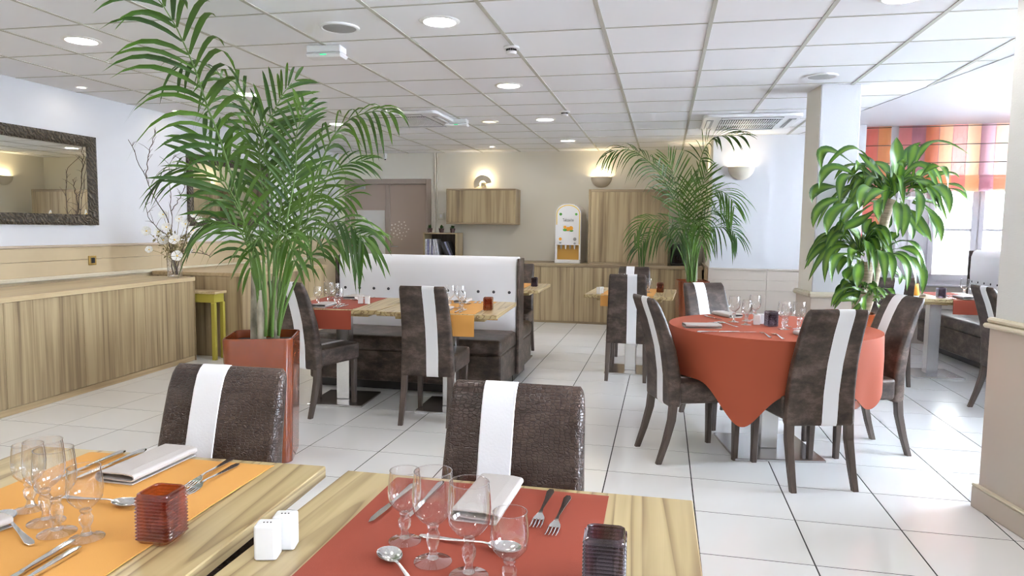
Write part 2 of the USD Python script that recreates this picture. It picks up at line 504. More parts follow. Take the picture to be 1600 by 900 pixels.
# edge of the lowered ceiling and the raised part over the window bay
HB = 3.06
q = [(beam_x(y), y) for y in (FRONT_Y, BY)]
e1 = trimesh.creation.extrude_polygon(Polygon([(q[0][0], q[0][1]), (q[0][0] + .16, q[0][1]), (q[1][0] + .16, q[1][1]), (q[1][0], q[1][1])]), HB - CE + .1, engine='earcut')
e1.apply_translation([0, 0, CE - .004])
part('trim_1', e1, M['white_paint'], label='white edge of the lowered ceiling along the window bay', kind='structure')
bay = thing('ceiling', 'higher white tiled ceiling over the window bay at the right', kind='structure')
for i in range(0, 6):
    for j in range(0, 22):
        x0, y0 = 1.3 + .6 * i, FRONT_Y + .6 * j
        if x0 + .6 < beam_x(y0) + .1:
            continue
        part('ceiling_tile', box(x0 + .003, y0 + .003, HB, x0 + .597, y0 + .597, HB + .03), M['ceiling_white'], bay) if y0 > 4.5 and x0 < 4.4 else None
part('ceiling_slab', box(1.2, FRONT_Y - .2, HB + .031, 5.6, BY + .3, HB + .08), M['ceiling_white'], bay)

# left wall with its wainscot of planks
wl = thing('wall_left', 'white plastered left wall over a tan plank wainscot', kind='structure')
part('plaster', box(LX - .2, FRONT_Y, 0, LX - .03, BY, CE + .1), M['white_paint'], wl)
part('plaster', box(LX - .03, FRONT_Y, 1.14, LX, BY, CE + .1), M['white_paint'], wl)
part('rail', box(LX - .03, FRONT_Y, 1.118, LX + .022, BY, 1.14, .004), M['tan_trim'], wl)
for z0, z1 in ((1.003, 1.117), (.872, 1.001)):
    for y0 in np.arange(FRONT_Y, BY, 2.4):
        part('plank', box(LX - .03, y0 + .001, z0, LX + .004, min(y0 + 2.4, BY) - .001, z1, .002), M['tan_panel'], wl)
part('rail', box(LX - .03, FRONT_Y, .835, LX + .028, BY, .872, .008), M['cream_trim'], wl)
part('plank', box(LX - .03, FRONT_Y, .4, LX + .004, BY, .834, .002), M['tan_panel'], wl)
part('plank', box(LX - .03, FRONT_Y, .0, LX + .004, BY, .399, .002), M['tan_panel'], wl)

wb = thing('wall_back', 'cream back wall with a double door and wooden cabinets', kind='structure')
part('plaster', box(LX - .2, BY, 0, -5.06, BY + .2, CE + .1), M['cream_paint'], wb)
part('plaster', box(-5.06, BY, 2.09, -3.60, BY + .2, CE + .1), M['cream_paint'], wb)
part('plaster', box(-3.60, BY, 0, 4.3, BY + .2, HB + .1), M['cream_paint'], wb)
part('pipe', tube([(-3.535, BY - .012, .85), (-3.535, BY - .012, CE)], .012, 10), M['plastic_cream'], wb, smooth=True)
part('pipe', tube([(-3.50, BY - .008, .85), (-3.50, BY - .008, CE)], .007, 8), M['plastic_cream'], wb, smooth=True)

# pier wall at the right of the back: cream side, white front, grey-brown planks below
wp = thing('wall_pier', 'white wall section with a sconce over a grey brown plank wainscot', kind='structure')
part('plaster', box(.565, 9.02, .872, 1.24, BY, HB), M['white_paint'], wp)
part('plaster', box(.56, 9.022, .872, .565, BY, CE + .1), M['cream_paint'], wp)
part('plaster', box(1.24, 9.045, .872, 2.30, BY, HB), M['white_paint'], wp)
for x0, x1, yf in ((.553, 1.243, 9.0), (1.25, 2.30, 9.03)):
    for z0, z1 in ((.0, .30), (.302, .60), (.602, .726), (.728, .85)):
        part('plank', box(x0, yf, z0, x1, yf + .06, z1, .002), M['taupe_panel'], wp)
    part('rail', box(x0, yf - .015, .85, x1, yf + .06, .872, .004), M['taupe_panel'], wp)
for z0, z1 in ((.0, .30), (.302, .60), (.602, .726), (.728, .85)):
    part('plank', box(.545, 9.062, z0, .60, BY, z1, .002), M['tan_panel'], wp)
part('rail', box(.535, 9.062, .85, .60, BY, .872, .004), M['tan_trim'], wp)

# free-standing column
col = thing('column', 'square white column in front of the striped blinds', loc=(1.19, 6.05, 0), rot=7.5, kind='structure')
part('plaster', box(0, 0, .84, .31, .34, CE + .1, .006), M['white_paint'], col)
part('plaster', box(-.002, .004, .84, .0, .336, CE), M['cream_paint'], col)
part('base_panel', box(-.012, -.012, .0, .322, .352, .80, .004), M['taupe_panel'], col)
part('moulding', box(-.035, -.035, .80, .345, .375, .845, .014), M['cream_trim'], col)
part('skirting', box(-.024, -.024, 0, .334, .364, .12, .006), M['taupe_panel'], col)

# near pillar at the right edge
pil = thing('pillar', 'textured pale grey pillar with a taupe base at the right edge', loc=(1.548, 3.70, 0), rot=10.5, kind='structure')
part('plaster', box(0, -1.5, .93, .6, 0, HB, .004), M['pillar_paint'], pil)
part('base_panel', box(-.014, -1.52, 0, .62, .014, .885, .004), M['taupe_panel'], pil)
part('moulding', box(-.036, -1.54, .885, .64, .036, .908, .008), M['cream_trim'], pil)
part('moulding', box(-.026, -1.53, .908, .63, .026, .936, .010), M['cream_trim'], pil)
part('skirting', box(-.034, -1.54, 0, .64, .034, .105, .004), M['taupe_panel'], pil)
part('skirting_cap', box(-.036, -1.545, .105, .645, .036, .118, .005), M['cream_trim'], pil)


# facade with the windows: frame in local coordinates, x along the wall, y outwards
def facade_wall(name, label, loc, rot, width, height, openings, sill=.72):
    w = thing(name, label, loc=loc, rot=rot, kind='structure')
    xs = 0.0
    for (x0, x1, z0, z1) in openings:
        part('plaster', box(xs, 0, 0, x0, .3, height), M['white_paint'], w)
        part('plaster', box(x0, 0, z1, x1, .3, height), M['white_paint'], w)
        part('plank', box(x0, 0, 0, x1, .3, z0 - .30, .002), M['taupe_panel'], w)
        part('plank', box(x0, 0, z0 - .298, x1, .3, z0 - .15, .002), M['taupe_panel'], w)
        part('plank', box(x0, 0, z0 - .148, x1, .3, z0 - .02, .002), M['taupe_panel'], w)
        part('sill', box(x0 - .03, -.04, z0 - .02, x1 + .03, .3, z0, .004), M['window_paint'], w)
        xs = x1
    part('plaster', box(xs, 0, 0, width, .3, height), M['white_paint'], w)
    return w


def casement(name, label, loc, rot, x0, x1, z0, z1, rails=(.5,)):
    """A pair of casements with glazing bars."""
    t = thing(name, label, loc=loc, rot=rot, kind='structure')
    fr = M['window_paint']
    y0, y1 = .10, .16
    part('window_frame', cat_([box(x0, y0, z0, x0 + .05, y1, z1), box(x1 - .05, y0, z0, x1, y1, z1), box(x0, y0, z1 - .05, x1, y1, z1), box(x0, y0, z0, x1, y1, z0 + .05)]), fr, t)
    xm = (x0 + x1) / 2
    for a, b in ((x0 + .051, xm - .001), (xm + .001, x1 - .051)):
        s = part('sash', cat_([box(a, y0 - .02, z0 + .051, a + .06, y1 - .02, z1 - .051), box(b - .06, y0 - .02, z0 + .051, b, y1 - .02, z1 - .051),
                               box(a, y0 - .02, z1 - .11, b, y1 - .02, z1 - .051), box(a, y0 - .02, z0 + .051, b, y1 - .02, z0 + .12)]), fr, t)
        zs = [z0 + .12] + [z0 + .12 + (z1 - z0 - .24) * r for r in rails] + [z1 - .11]
        for za, zb in zip(zs[:-1], zs[1:]):
            part('pane', box(a + .06, y0 + .008, za, b - .06, y0 + .012, zb), M['pane_glass'], s)
        for z in zs[1:-1]:
            part('glazing_bar', box(a + .06, y0 - .01, z - .014, b - .06, y1 - .03, z + .014, .004), fr, s)
    part('espagnolette', tube([(xm + .012, y0 - .032, z0 + .06), (xm + .012, y0 - .032, z1 - .06)], .006, 8), M['window_paint'], t)
    return t


WL, WR = (2.20, 9.28, 0), -5.0
facade_wall('wall_facade', 'white wall with tall windows behind the striped blinds', WL, WR, 2.2, HB + .05, [(.02, .40, .72, 2.95), (.50, 1.97, .72, 2.95)])
casement('window_1', 'grey painted casement window behind the wide striped blind', WL, WR, .85, 1.97, .72, 2.95, (.27, .56, .8))
casement('window_2', 'narrow casement left of the main window, behind the dracaena', WL, WR, .50, .849, .72, 2.95, (.27, .56, .8))
casement('window_3', 'narrow window partly hidden behind the column and dracaena', WL, WR, .02, .40, .72, 2.95, (.27, .56, .8))
RWL = (right_x(9.1), 9.1, 0)
RWR = -90 + math.degrees(math.atan(.085))
facade_wall('wall_right', 'right wall with large windows towards the street', RWL, RWR, 12.4, HB + .05, [(.6, 2.6, .85, 2.9), (3.2, 5.2, .85, 2.9), (5.8, 7.8, .85, 2.9), (8.4, 10.4, .85, 2.9)])
for k, x0 in enumerate((.6, 3.2, 5.8, 8.4)):
    casement('window_%d' % (k + 4), 'wide street window number %d of the right wall, hidden by the pillar' % (k + 1), RWL, RWR, x0, x0 + 2.0, .85, 2.9, (.5,))
# wall behind the camera
part('wall_front', box(-5.4, FRONT_Y - .2, 0, 5.6, FRONT_Y, HB + .1), M['cream_paint'], label='cream wall behind the camera', kind='structure')


def sheet(x0, y, z0, x1, z1):
    """One square of cloth, slightly bellied between its seams."""
    v, f = [], []
    for i in range(4):
        for j in range(4):
            u, w_ = i / 3, j / 3
            v.append((x0 + (x1 - x0) * u, y - .006 * math.sin(math.pi * u) * math.sin(math.pi * w_), z0 + (z1 - z0) * w_))
    for i in range(3):
        for j in range(3):
            a = 4 * i + j
            f += [(a, a + 4, a + 5), (a, a + 5, a + 1)]
    return trimesh.Trimesh(v, f, process=False)


# blinds: patchwork of fabric panels with thin rods; the lowest folds overlap
def blind(label, x0, w, ncol, z_top, z_bot, order, fold):
    b = thing('roman_blind', label, 'blind', WL, WR)
    cw = w / ncol
    rows = np.arange(z_top, z_bot + .32, -.21)
    zs = list(rows) + [z_bot + .16]
    yb = -.035
    for r, (za, zb) in enumerate(zip(zs[:-1], zs[1:])):
        for k in range(ncol):
            part('fabric_panel', sheet(x0 + k * cw + .0006, yb, zb + .0006, x0 + (k + 1) * cw - .0006, za - .0006), M[order[(k) % len(order)]], b)
        part('rod', box(x0, yb - .004, zb - .004, x0 + w, yb + .004, zb + .004), M['twig'], b)
    for k in range(ncol):
        part('fabric_panel', sheet(x0 + k * cw + .0006, yb - .03, z_bot, x0 + (k + 1) * cw - .0006, z_bot + .15), M[order[k % len(order)]], b)
        part('fabric_panel', sheet(x0 + k * cw + .0006, yb - .018, z_bot + .02, x0 + (k + 1) * cw - .0006, z_bot + .19), M[order[k % len(order)]], b)
    for k in range(1, ncol):
        part('seam', box(x0 + k * cw - .0025, yb - .002, z_bot + .19, x0 + k * cw + .0025, yb - .0005, z_top), M['blind_mauve'], b)
    part('head_rail', box(x0, yb - .02, z_top, x0 + w, yb + .03, z_top + .04), M['window_paint'], b)
    return b


blind('wide roman blind of orange, red and mauve fabric squares, right of the dracaena', .50, 1.28, 9, 3.0, 1.82, ['blind_rose', 'blind_mauve', 'blind_vermilion', 'blind_orange', 'blind_red', 'blind_apricot', 'blind_mauve', 'blind_vermilion', 'blind_apricot'], 2)
blind('narrow roman blind between the column and the wide blind', .0, .42, 3, 3.0, 1.16, ['blind_rose', 'blind_red', 'blind_orange'], 2)

# outside: street and pale houses opposite
part('street', box(-6, 9.9, -.3, 26, 20.5, -.2), M['street'], label='bright pavement and street outside the windows', cat='street', kind='structure')
part('street', box(4.9, -10, -.3, 26, 9.9, -.2), M['street'], label='street outside the right hand windows', cat='street', kind='structure')
hs = thing('house', 'pale overexposed house across the street, seen through the window', 'building', (2.0, 20, -.2))
part('wall', box(-4, 0, 0, 16, .4, 9), M['facade'], hs)
part('shop_fascia', box(1.5, -.10, 3.15, 11, 0, 3.95, .02), M['facade'], hs)
part('lettering', cat_([(lambda m: (m.apply_transform(trimesh.transformations.rotation_matrix(math.pi / 2, [1, 0, 0])), m.apply_translation([xx, -.11, 3.3]), m)[2])(meshkit.text_mesh(tx, .5, .01)) for tx, xx in (('E', 4.9), ('K', 5.65))]), M['facade_grey'], hs)
part('cornice', box(-4, -.15, 2.95, 16, 0, 3.08, .02), M['facade'], hs)
for x0 in (2.2, 4.6, 6.0, 8.4):
    f = part('window', box(x0, -.06, .9, x0 + .75, .02, 2.5), M['facade'], hs)
    part('window_pane', box(x0 + .12, -.08, 1.0, x0 + .63, -.06, 2.4), M['facade_grey'], f)
part('ledge', box(-4, -.2, .55, 16, 0, .62), M['facade_grey'], hs)


# ------------------------------------------------------------------ ceiling fittings
def build_lamp(label, loc, rot, group):
    t = thing('ceiling_lamp', label, 'ceiling lamp', loc, rot, group)
    part('ring', lathe([(.088, -.001), (.092, -.007), (.108, -.005), (.115, .0), (.115, .004), (.086, .004), (.088, -.001)], 36), M['lamp_white'], t, smooth=40)
    part('diffuser', lathe([(0, -.003), (.06, -.003), (.088, -.001), (.088, .003), (0, .003)], 36), M['lamp_glow'], t)
    return t


lamp = Kind(build_lamp)
xs, ys = (-3.679, -1.279, 1.121), (3.888, 5.688, 7.488, 9.288)
lamp_at = [((-1.279, 3.888), 'large round lit ceiling lamp near the top centre, nearest of its row'), ((-1.279, 5.688), 'round lit ceiling lamp, second of the middle row from the camera'),
           ((-1.279, 7.488), 'round lit ceiling lamp, third of the middle row from the camera'), ((-1.279, 9.288), 'round lit ceiling lamp nearest the back wall'),
           ((-3.679, 3.888), 'round lit ceiling lamp at the upper left, left of the tall palm frond'), ((-3.679, 5.688), 'round lit ceiling lamp half hidden behind the palm fronds'),
           ((-3.679, 7.488), 'lit ceiling lamp hidden behind the tall palm'), ((1.121, 3.888), 'round lit ceiling lamp cut by the top edge at the right')]
for (x, y), lb in lamp_at:
    lamp(lb, (x, y, CE), 0, 'lit round ceiling lamps')
for x in xs:
    for y in (2.088, .288, -1.512):
        lamp('lit round ceiling lamp above or behind the camera, out of the picture', (x, y, CE), 0, 'lamps out of view')


def build_spot(label, loc, rot, group):
    t = thing('ceiling_spotlight', label, 'spotlight', loc, rot, group)
    part('ring', lathe([(.03, -.001), (.034, -.006), (.044, -.004), (.046, .003), (.029, .003), (.03, -.001)], 28), M['lamp_white'], t, smooth=40)
    part('bulb', lathe([(0, -.004), (.02, -.003), (.03, -.001), (.03, .002), (0, .002)], 28), M['spot_glow'], t)
    return t


spot = Kind(build_spot)
spot('small lit ceiling spotlight over the wall beside the big mirror', (-4.93, 5.19, CE))
spot('small lit ceiling spotlight above the second mirror', (-4.945, 6.40, CE))
spot('small lit ceiling spotlight above the hanging wall cabinet', (-2.45, 9.85, CE))
spot('small lit ceiling spotlight above the big mirror, out of the picture', (-4.93, 3.95, CE))


def build_speaker(label, loc, rot, group):
    t = thing('ceiling_speaker', label, 'speaker', loc, rot, group)
    part('ring', lathe([(.096, -.006), (.104, -.010), (.116, -.006), (.118, .003), (.094, .003), (.096, -.006)], 36), M['plastic_white'], t, smooth=40)
    part('grille', lathe([(0, -.012), (.06, -.011), (.097, -.006), (.097, .002), (0, .002)], 36), M['grey_mesh'], t, smooth=40)
    return t


sp = Kind(build_speaker)
sp('round grey ceiling speaker at the top, left of the big lamp', (-1.902, 3.905, CE))
sp('round grey ceiling speaker in front of the white column', (1.121, 5.72, CE))


def build_detector(label, loc, rot, group):
    t = thing('smoke_detector', label, 'smoke detector', loc, rot, group)
    part('base', lathe([(0, 0), (.05, 0), (.052, -.012), (.046, -.016), (0, -.016)], 28), M['plastic_white'], t, smooth=40)
    part('head', lathe([(0, -.028), (.033, -.028), (.036, -.034), (.030, -.048), (0, -.050)], 28), M['plastic_white'], t, smooth=40)
    for k in range(14):
        a = k * 2 * math.pi / 14
        part('slot', rotz(box(.026, -.0035, -.029, .034, .0035, -.015), math.degrees(a)), M['dark_slot'], t)
    return t


det = Kind(build_detector)
det('white smoke detector on the ceiling grid near the top centre', (-.996, 4.50, CE))
det('small white smoke detector on the ceiling grid in the distance', (-1.0, 7.0, CE))
dm = thing('ceiling_lamp', 'unlit looking small dim lamp beside the far exit light', 'ceiling lamp', (-1.908, 7.55, CE))
part('ring', lathe([(.075, -.001), (.08, -.008), (.1, -.004), (.104, .003), (.074, .003), (.075, -.001)], 30), M['plastic_cream'], dm, smooth=40)
part('diffuser', lathe([(0, -.004), (.05, -.004), (.075, -.001), (.075, .002), (0, .002)], 30), M['dim_glow'], dm)


def build_exit(label, loc, rot, group):
    t = thing('emergency_light', label, 'emergency light', loc, rot, group)
    part('housing', box(-.115, -.055, -.045, .115, .055, 0, .006), M['plastic_white'], t)
    part('diffuser', box(-.125, -.06, -.075, .125, .06, -.046, .012), M['plastic_white'], t)
    part('indicator', box(-.022, -.064, -.066, .022, -.058, -.058, .002), M['green_led'], t, label='glowing green indicator')
    return t


ex = Kind(build_exit)
ex('white emergency light with green glow on the ceiling, above the tall palm', (-2.186, 4.30, CE), 4)
ex('white emergency light with green glow further back, beside the ceiling air conditioner', (-2.22, 7.36, CE), 4)
sn = thing('motion_sensor', 'tiny white sensor where the back wall meets the ceiling', 'sensor', (-4.36, 10.52, 2.46))
part('body', lathe([(0, -.06), (.022, -.055), (.03, -.03), (.03, .03), (0, .03)], 16), M['plastic_white'], sn, smooth=40)
part('lens', lathe([(0, -.075), (.012, -.07), (.016, -.058), (0, -.057)], 14), M['dark_slot'], sn, smooth=40)


def build_ac(label, loc, rot, group):
    t = thing('ceiling_air_conditioner', label, 'air conditioner', loc, rot, group)
    w = .475
    part('panel', pad(2 * w, 2 * w, -.035, .0, .07, .012, 6), M['plastic_white'], t, smooth=35)
    for k in range(4):
        a = 90 * k
        s = part('air_outlet', rotz(box(-.30, -.435, -.040, .30, -.365, -.036, .001), a), M['grey_slot'], t)
        part('louvre', rotz(box(-.29, -.428, -.046, .29, -.395, -.0405, .002), a), M['plastic_white'], s)
    g = part('intake', box(-.30, -.30, -.039, .30, .30, -.0355), M['dark_slot'], t)
    for k in range(26):
        x = -.29 + .58 * k / 25
        part('slat', box(x - .006, -.30, -.044, x + .006, .30, -.0395), M['plastic_white'], g)
    part('crossbar', box(-.30, -.012, -.0455, .30, .012, -.0395), M['plastic_white'], g)
    return t


ac = Kind(build_ac)
ac('square white ceiling air conditioner with slatted grille beside the column', (AC1[0] + .01, AC1[1] + .06, CE), 0)
ac('square ceiling air conditioner half hidden by the tall palm', (-2.72, 7.2, CE), 0)


# ------------------------------------------------------------------ wall fittings
def build_sconce(label, loc, rot, group):
    t = thing('wall_sconce', label, 'wall lamp', loc, rot, group)   # faces -y, wall at y = 0
    n, m = 20, 7
    secs = []
    for i in range(m + 1):
        e = i / m * math.pi / 2
        r, z = .155 * math.cos(e) * 1.0 + .002, -.155 * math.sin(e)
        a = np.linspace(math.pi, 2 * math.pi, n)
        secs.append((r, z, a))
    outer = np.vstack([np.c_[r * np.cos(a), r * .75 * np.sin(a), np.full(n, z)] for r, z, a in secs])
    inner = np.vstack([np.c_[.93 * r * np.cos(a), .93 * r * .75 * np.sin(a), np.full(n, z * .9)] for r, z, a in secs])
    v = np.vstack([outer, inner])
    f, N = [], len(outer)
    for i in range(m):
        for j in range(n - 1):
            a0 = i * n + j
            f += [(a0, a0 + 1, a0 + n + 1), (a0, a0 + n + 1, a0 + n)]
            f += [(N + a0, N + a0 + n + 1, N + a0 + 1), (N + a0, N + a0 + n, N + a0 + n + 1)]
    for j in range(n - 1):
        f += [(j, N + j + 1, j + 1), (j, N + j, N + j + 1)]
    part('bowl', trimesh.Trimesh(v, np.array(f), process=False), M['plaster'], t, smooth=40)
    part('back_plate', box(-.10, -.012, -.12, .10, 0, -.005, .004), M['plaster'], t)
    b = trimesh.creation.icosphere(2, .035)
    b.apply_scale([2.2, 1, .8])
    b.apply_translation([0, -.06, -.035])
    part('bulb', b, M['sconce_glow'], t, smooth=True)
    return t


sc = Kind(build_sconce)
sc('half bowl wall sconce above the tall cabinet, lit', (-.935, BY, 2.108), 0)
sc('half bowl wall sconce on the white pier, lit', (.90, 9.0 + .02, 2.11), 0)
sc('half bowl wall sconce on the pier side, behind the far palm', (.56, 9.75, 2.11), -90)
# fan shaped sconce over the hanging cabinet
fs = thing('fan_sconce', 'fan shaped cream wall light above the hanging cabinet, lit', 'wall lamp', (-2.74, BY, 2.0))
th = np.radians(np.linspace(10, 205, 18))
po = [(.14 * math.cos(a), .14 * math.sin(a)) for a in th] + [(.055 * math.cos(a), .055 * math.sin(a)) for a in th[::-1]]
fm = trimesh.creation.extrude_polygon(Polygon(po), .02, engine='earcut')
fm.apply_transform(trimesh.transformations.rotation_matrix(math.pi / 2, [1, 0, 0]))
fm.apply_translation([0, -.09, .0])
part('shade', fm, M['plaster'], fs, smooth=30)
part('bracket', box(-.03, -.09, -.03, .03, 0, .03, .005), M['plaster'], fs)
bm = trimesh.creation.icosphere(2, .035)
bm.apply_translation([0, -.05, .09])
part('bulb', bm, M['sconce_glow'], fs, smooth=True)

so = thing('wall_socket', 'small brass framed socket in the left wainscot', 'socket', (LX + .004, 5.48, .99))
part('plate', box(0, -.043, -.043, .012, .043, .043, .003), M['brass'], so)
part('insert', box(.012, -.022, -.024, .016, .022, .024, .002), M['black_plastic'], so)
sw = thing('light_switch', 'small white switch on the back wall right of the door', 'switch', (-3.43, BY, 1.51))
part('plate', box(-.045, -.03, -.05, .045, 0, .05, .005), M['plastic_cream'], sw)
part('rocker', box(-.02, -.036, -.025, .02, -.03, .025, .002), M['plastic_white'], sw)


def mirror(label, y0, y1, z0=1.315, z1=2.118):
    t = thing('wall_mirror', label, 'mirror', (LX, y0, z0))
    W, H, f, d = y1 - y0, z1 - z0, .095, .04

    def bar(p, q, n):   # mitred frame bar with a moulded face
        p, q, n = map(np.array, (p, q, n))
        u = (q - p) / np.linalg.norm(q - p)
        secs = []
        for e, sg in ((p, 1), (q, -1)):
            s = []
            for w_, h_ in ((0, 0), (0, .7 * d), (.25 * f, d), (.75 * f, .85 * d), (f, .35 * d), (f, 0)):
                s.append(e + n * w_ + u * sg * w_ + np.array([h_, 0, 0]))
            secs.append(s)
        return loft(secs)
    part('frame_bar', bar((0, 0, 0), (0, W, 0), (0, 0, 1)), M['carved_frame'], t)
    part('frame_bar', bar((0, 0, H), (0, W, H), (0, 0, -1)), M['carved_frame'], t)
    part('frame_bar', bar((0, 0, 0), (0, 0, H), (0, 1, 0)), M['carved_frame'], t)
    part('frame_bar', bar((0, W, 0), (0, W, H), (0, -1, 0)), M['carved_frame'], t)
    part('glass', box(.004, f - .005, f - .005, .008, W - f + .005, H - f + .005), M['mirror_glass'], t, label='reflecting glass')
    return t


mirror('large dark carved frame mirror at the left edge over the long cabinet', 3.95, 5.557)
mirror('second dark framed mirror behind the tall palm', 6.83, 8.44)

# double door in the back wall
dr = thing('door_1', 'taupe double door with a grey lower panel on the left leaf', loc=(0, BY, 0), kind='structure')
for x0, x1, z0, z1 in ((-5.06, -4.98, 0, 2.09), (-3.68, -3.60, 0, 2.09), (-4.979, -3.681, 2.01, 2.09)):
    part('door_frame', box(x0, -.03, z0, x1, .15, z1, .004), M['frame_taupe'], dr)
part('door_frame', box(-5.06, .16, 0, -3.60, .2, 2.09), M['frame_taupe'], dr)
l1 = part('door_leaf', box(-4.975, .02, .005, -4.37, .06, 2.005, .003), M['door_taupe'], dr)
part('kick_panel', box(-4.90, .012, .1, -4.385, .02, 1.595, .002), M['door_grey'], l1, label='pale grey panel covering the lower part')
part('door_closer', box(-4.86, -.04, 1.93, -4.72, .02, 1.99, .004), M['grey_slot'], l1)
part('closer_arm', tube([(-4.79, -.03, 1.985), (-4.93, -.06, 1.995), (-4.95, -.03, 2.03)], .008, 6), M['steel'], l1)
part('hinge', cat_([box(-4.985, .01, z, -4.965, .03, z + .1) for z in (.25, 1.0, 1.75)]), M['steel'], l1)
l2 = part('door_leaf', box(-4.30, .02, .005, -3.685, .06, 2.005, .003), M['door_taupe'], dr)
part('meeting_post', box(-4.369, .0, .005, -4.301, .06, 2.005, .004), M['frame_taupe'], dr)
part('handle', tube([(-4.26, .02, 1.02), (-4.26, -.04, 1.02), (-4.14, -.04, 1.02)], .009, 8), M['steel'], l2)
for k in range(26):   # flower stencil on the right leaf
    a, r = k * 2.4, .018 * math.sqrt(k) * 1.7
    cx, cz = -4.14 + r * math.cos(a) * 1.1, 1.30 + r * math.sin(a) - .02
    fl = trimesh.creation.cylinder(.009 + .007 * ((k * 7) % 5) / 5, .002, sections=8)
    fl.apply_transform(trimesh.transformations.rotation_matrix(math.pi / 2, [1, 0, 0]))
    fl.apply_translation([cx, .019, cz])
    part('stencil_dot', fl, M['sticker'], l2)

# ------------------------------------------------------------------ cabinets
cb = thing('sideboard', 'long low wooden sideboard along the left wall under the mirror', 'sideboard', (-4.476, 5.978, 0), 2.9)   # front faces +x, runs towards -y
part('worktop', box(-.66, -4.6, .785, .012, .012, .822, .003), M['oak_y'], cb)
part('carcass', box(-.65, -4.59, .05, -.02, 0, .784), M['oak_vertical'], cb)
part('end_panel', box(-.65, -.0, .0, .006, .008, .784), M['oak_vertical_b'], cb)
part('plinth', box(-.64, -4.59, 0, -.004, -.002, .05, .003), M['oak_y'], cb)
for k in range(6):
    part('door', box(-.019, -.705 * (k + 1) + .0015, .053, 0, -.705 * k - .0015, .783, .0015), M['oak_vertical' if k % 2 else 'oak_vertical_b'], cb)
c2 = thing('sideboard', 'second wooden sideboard further back behind the tall palm', 'sideboard', (-4.11, 6.21, 0))
part('worktop', box(-1.02, 0, .815, .012, 1.80, .852, .003), M['oak_y'], c2)
part('end_panel', box(-1.02, .004, 0, .006, .03, .814, .002), M['oak_vertical_b'], c2)
part('carcass', box(-1.02, .031, 0, -.02, 1.78, .814), M['oak_vertical'], c2)
for k in range(3):
    part('door', box(-.019, .034 + .58 * k + .0015, .05, 0, .034 + .58 * (k + 1) - .0015, .812, .0015), M['oak_vertical'], c2)
yt = thing('side_table', 'small yellow green painted table between the two sideboards', 'table', (-4.62, 6.095, 0))
part('tabletop', box(-.36, -.095, .655, .36, .095, .68, .003), M['oak_y'], yt)
part('apron', box(-.33, -.08, .57, .335, .08, .654), M['yellow_paint'], yt)
for sx in (-1, 1):
    for sy in (-1, 1):
        part('leg', box(sx * .325 - .02, sy * .068 - .018, 0, sx * .325 + .02, sy * .068 + .018, .57, .003), M['yellow_paint'], yt)

bc = thing('base_cabinet', 'row of low wooden base cabinets along the back wall', 'cabinet', (0, 9.75, 0))
part('worktop', box(-3.62, -.012, .80, .53, .77, .842, .003), M['oak_x'], bc)
part('carcass', box(-3.6, .02, .04, .52, .765, .799), M['oak_vertical'], bc)
part('plinth', box(-3.6, .02, 0, .52, .08, .04), M['oak_x'], bc)
edges = [-3.6, -3.05, -2.5, -1.92, -1.70, -1.222, -.745, -.24, .25, .52]
for k, (a, b) in enumerate(zip(edges[:-1], edges[1:])):
    part('door', box(a + .002, 0, .03, b - .002, .019, .797, .0015), M['oak_vertical' if k % 2 else 'oak_vertical_b'], bc)
tc = thing('tall_cabinet', 'tall wooden upper cabinet standing on the base cabinets', 'cabinet', (-1.04, 9.80, .842))
part('body', box(0, .02, 0, 1.10, .74, 1.045, .002), M['oak_vertical'], tc)
part('frame_side', box(0, 0, 0, .03, .02, 1.045, .002), M['oak_vertical_b'], tc)
part('frame_side', box(1.07, 0, 0, 1.10, .02, 1.045, .002), M['oak_vertical_b'], tc)
part('frame_top', box(.031, 0, 1.01, 1.069, .02, 1.045, .002), M['oak_x'], tc)
part('frame_bottom', box(.031, 0, 0, 1.069, .02, .03, .002), M['oak_x'], tc)
part('door', box(.032, -.004, .032, .549, .019, 1.008, .0015), M['oak_vertical'], tc)
part('door', box(.551, -.004, .032, 1.068, .019, 1.008, .0015), M['oak_vertical_b'], tc)
wc = thing('wall_cabinet', 'wooden cabinet hung on the back wall beside the door', 'cabinet', (-3.236, 10.18, 1.387))
part('body', box(0, .02, 0, 1.07, .37, .53, .002), M['oak_vertical_b'], wc)
part('top_panel', box(0, 0, .508, 1.07, .02, .53, .002), M['oak_x'], wc)
part('bottom_panel', box(0, 0, 0, 1.07, .02, .022, .002), M['oak_x'], wc)
part('side_panel', box(0, 0, .0225, .022, .02, .5075, .002), M['oak_vertical'], wc)
part('side_panel', box(1.048, 0, .0225, 1.07, .02, .5075, .002), M['oak_vertical'], wc)
part('door', box(.024, .002, .024, 1.046, .018, .506, .0015), M['oak_vertical'], wc)
bs = thing('shelf_box', 'open wooden shelf box holding magazines beside the door', 'shelf', (-3.60, 10.17, .842))
W_, H_, D_ = .53, .41, .36
part('side_panel', box(0, 0, 0, .02, D_, H_, .0015), M['oak_vertical'], bs)
part('side_panel', box(W_ - .02, 0, 0, W_, D_, H_, .0015), M['oak_vertical'], bs)
part('top_panel', box(.0205, 0, H_ - .02, W_ - .0205, D_, H_, .0015), M['oak_x'], bs)
part('bottom_panel', box(.0205, 0, 0, W_ - .0205, D_, .02, .0015), M['oak_x'], bs)
part('back_panel', box(.0205, D_ - .01, .0205, W_ - .0205, D_, H_ - .0205), M['leg_wood'], bs)
mx = -3.575
mats_ = ['magazine_white', 'magazine_blue', 'magazine_white', 'magazine_blue', 'magazine_white', 'magazine_white', 'magazine_white', 'magazine_dark', 'magazine_dark', 'magazine_blue', 'magazine_dark']
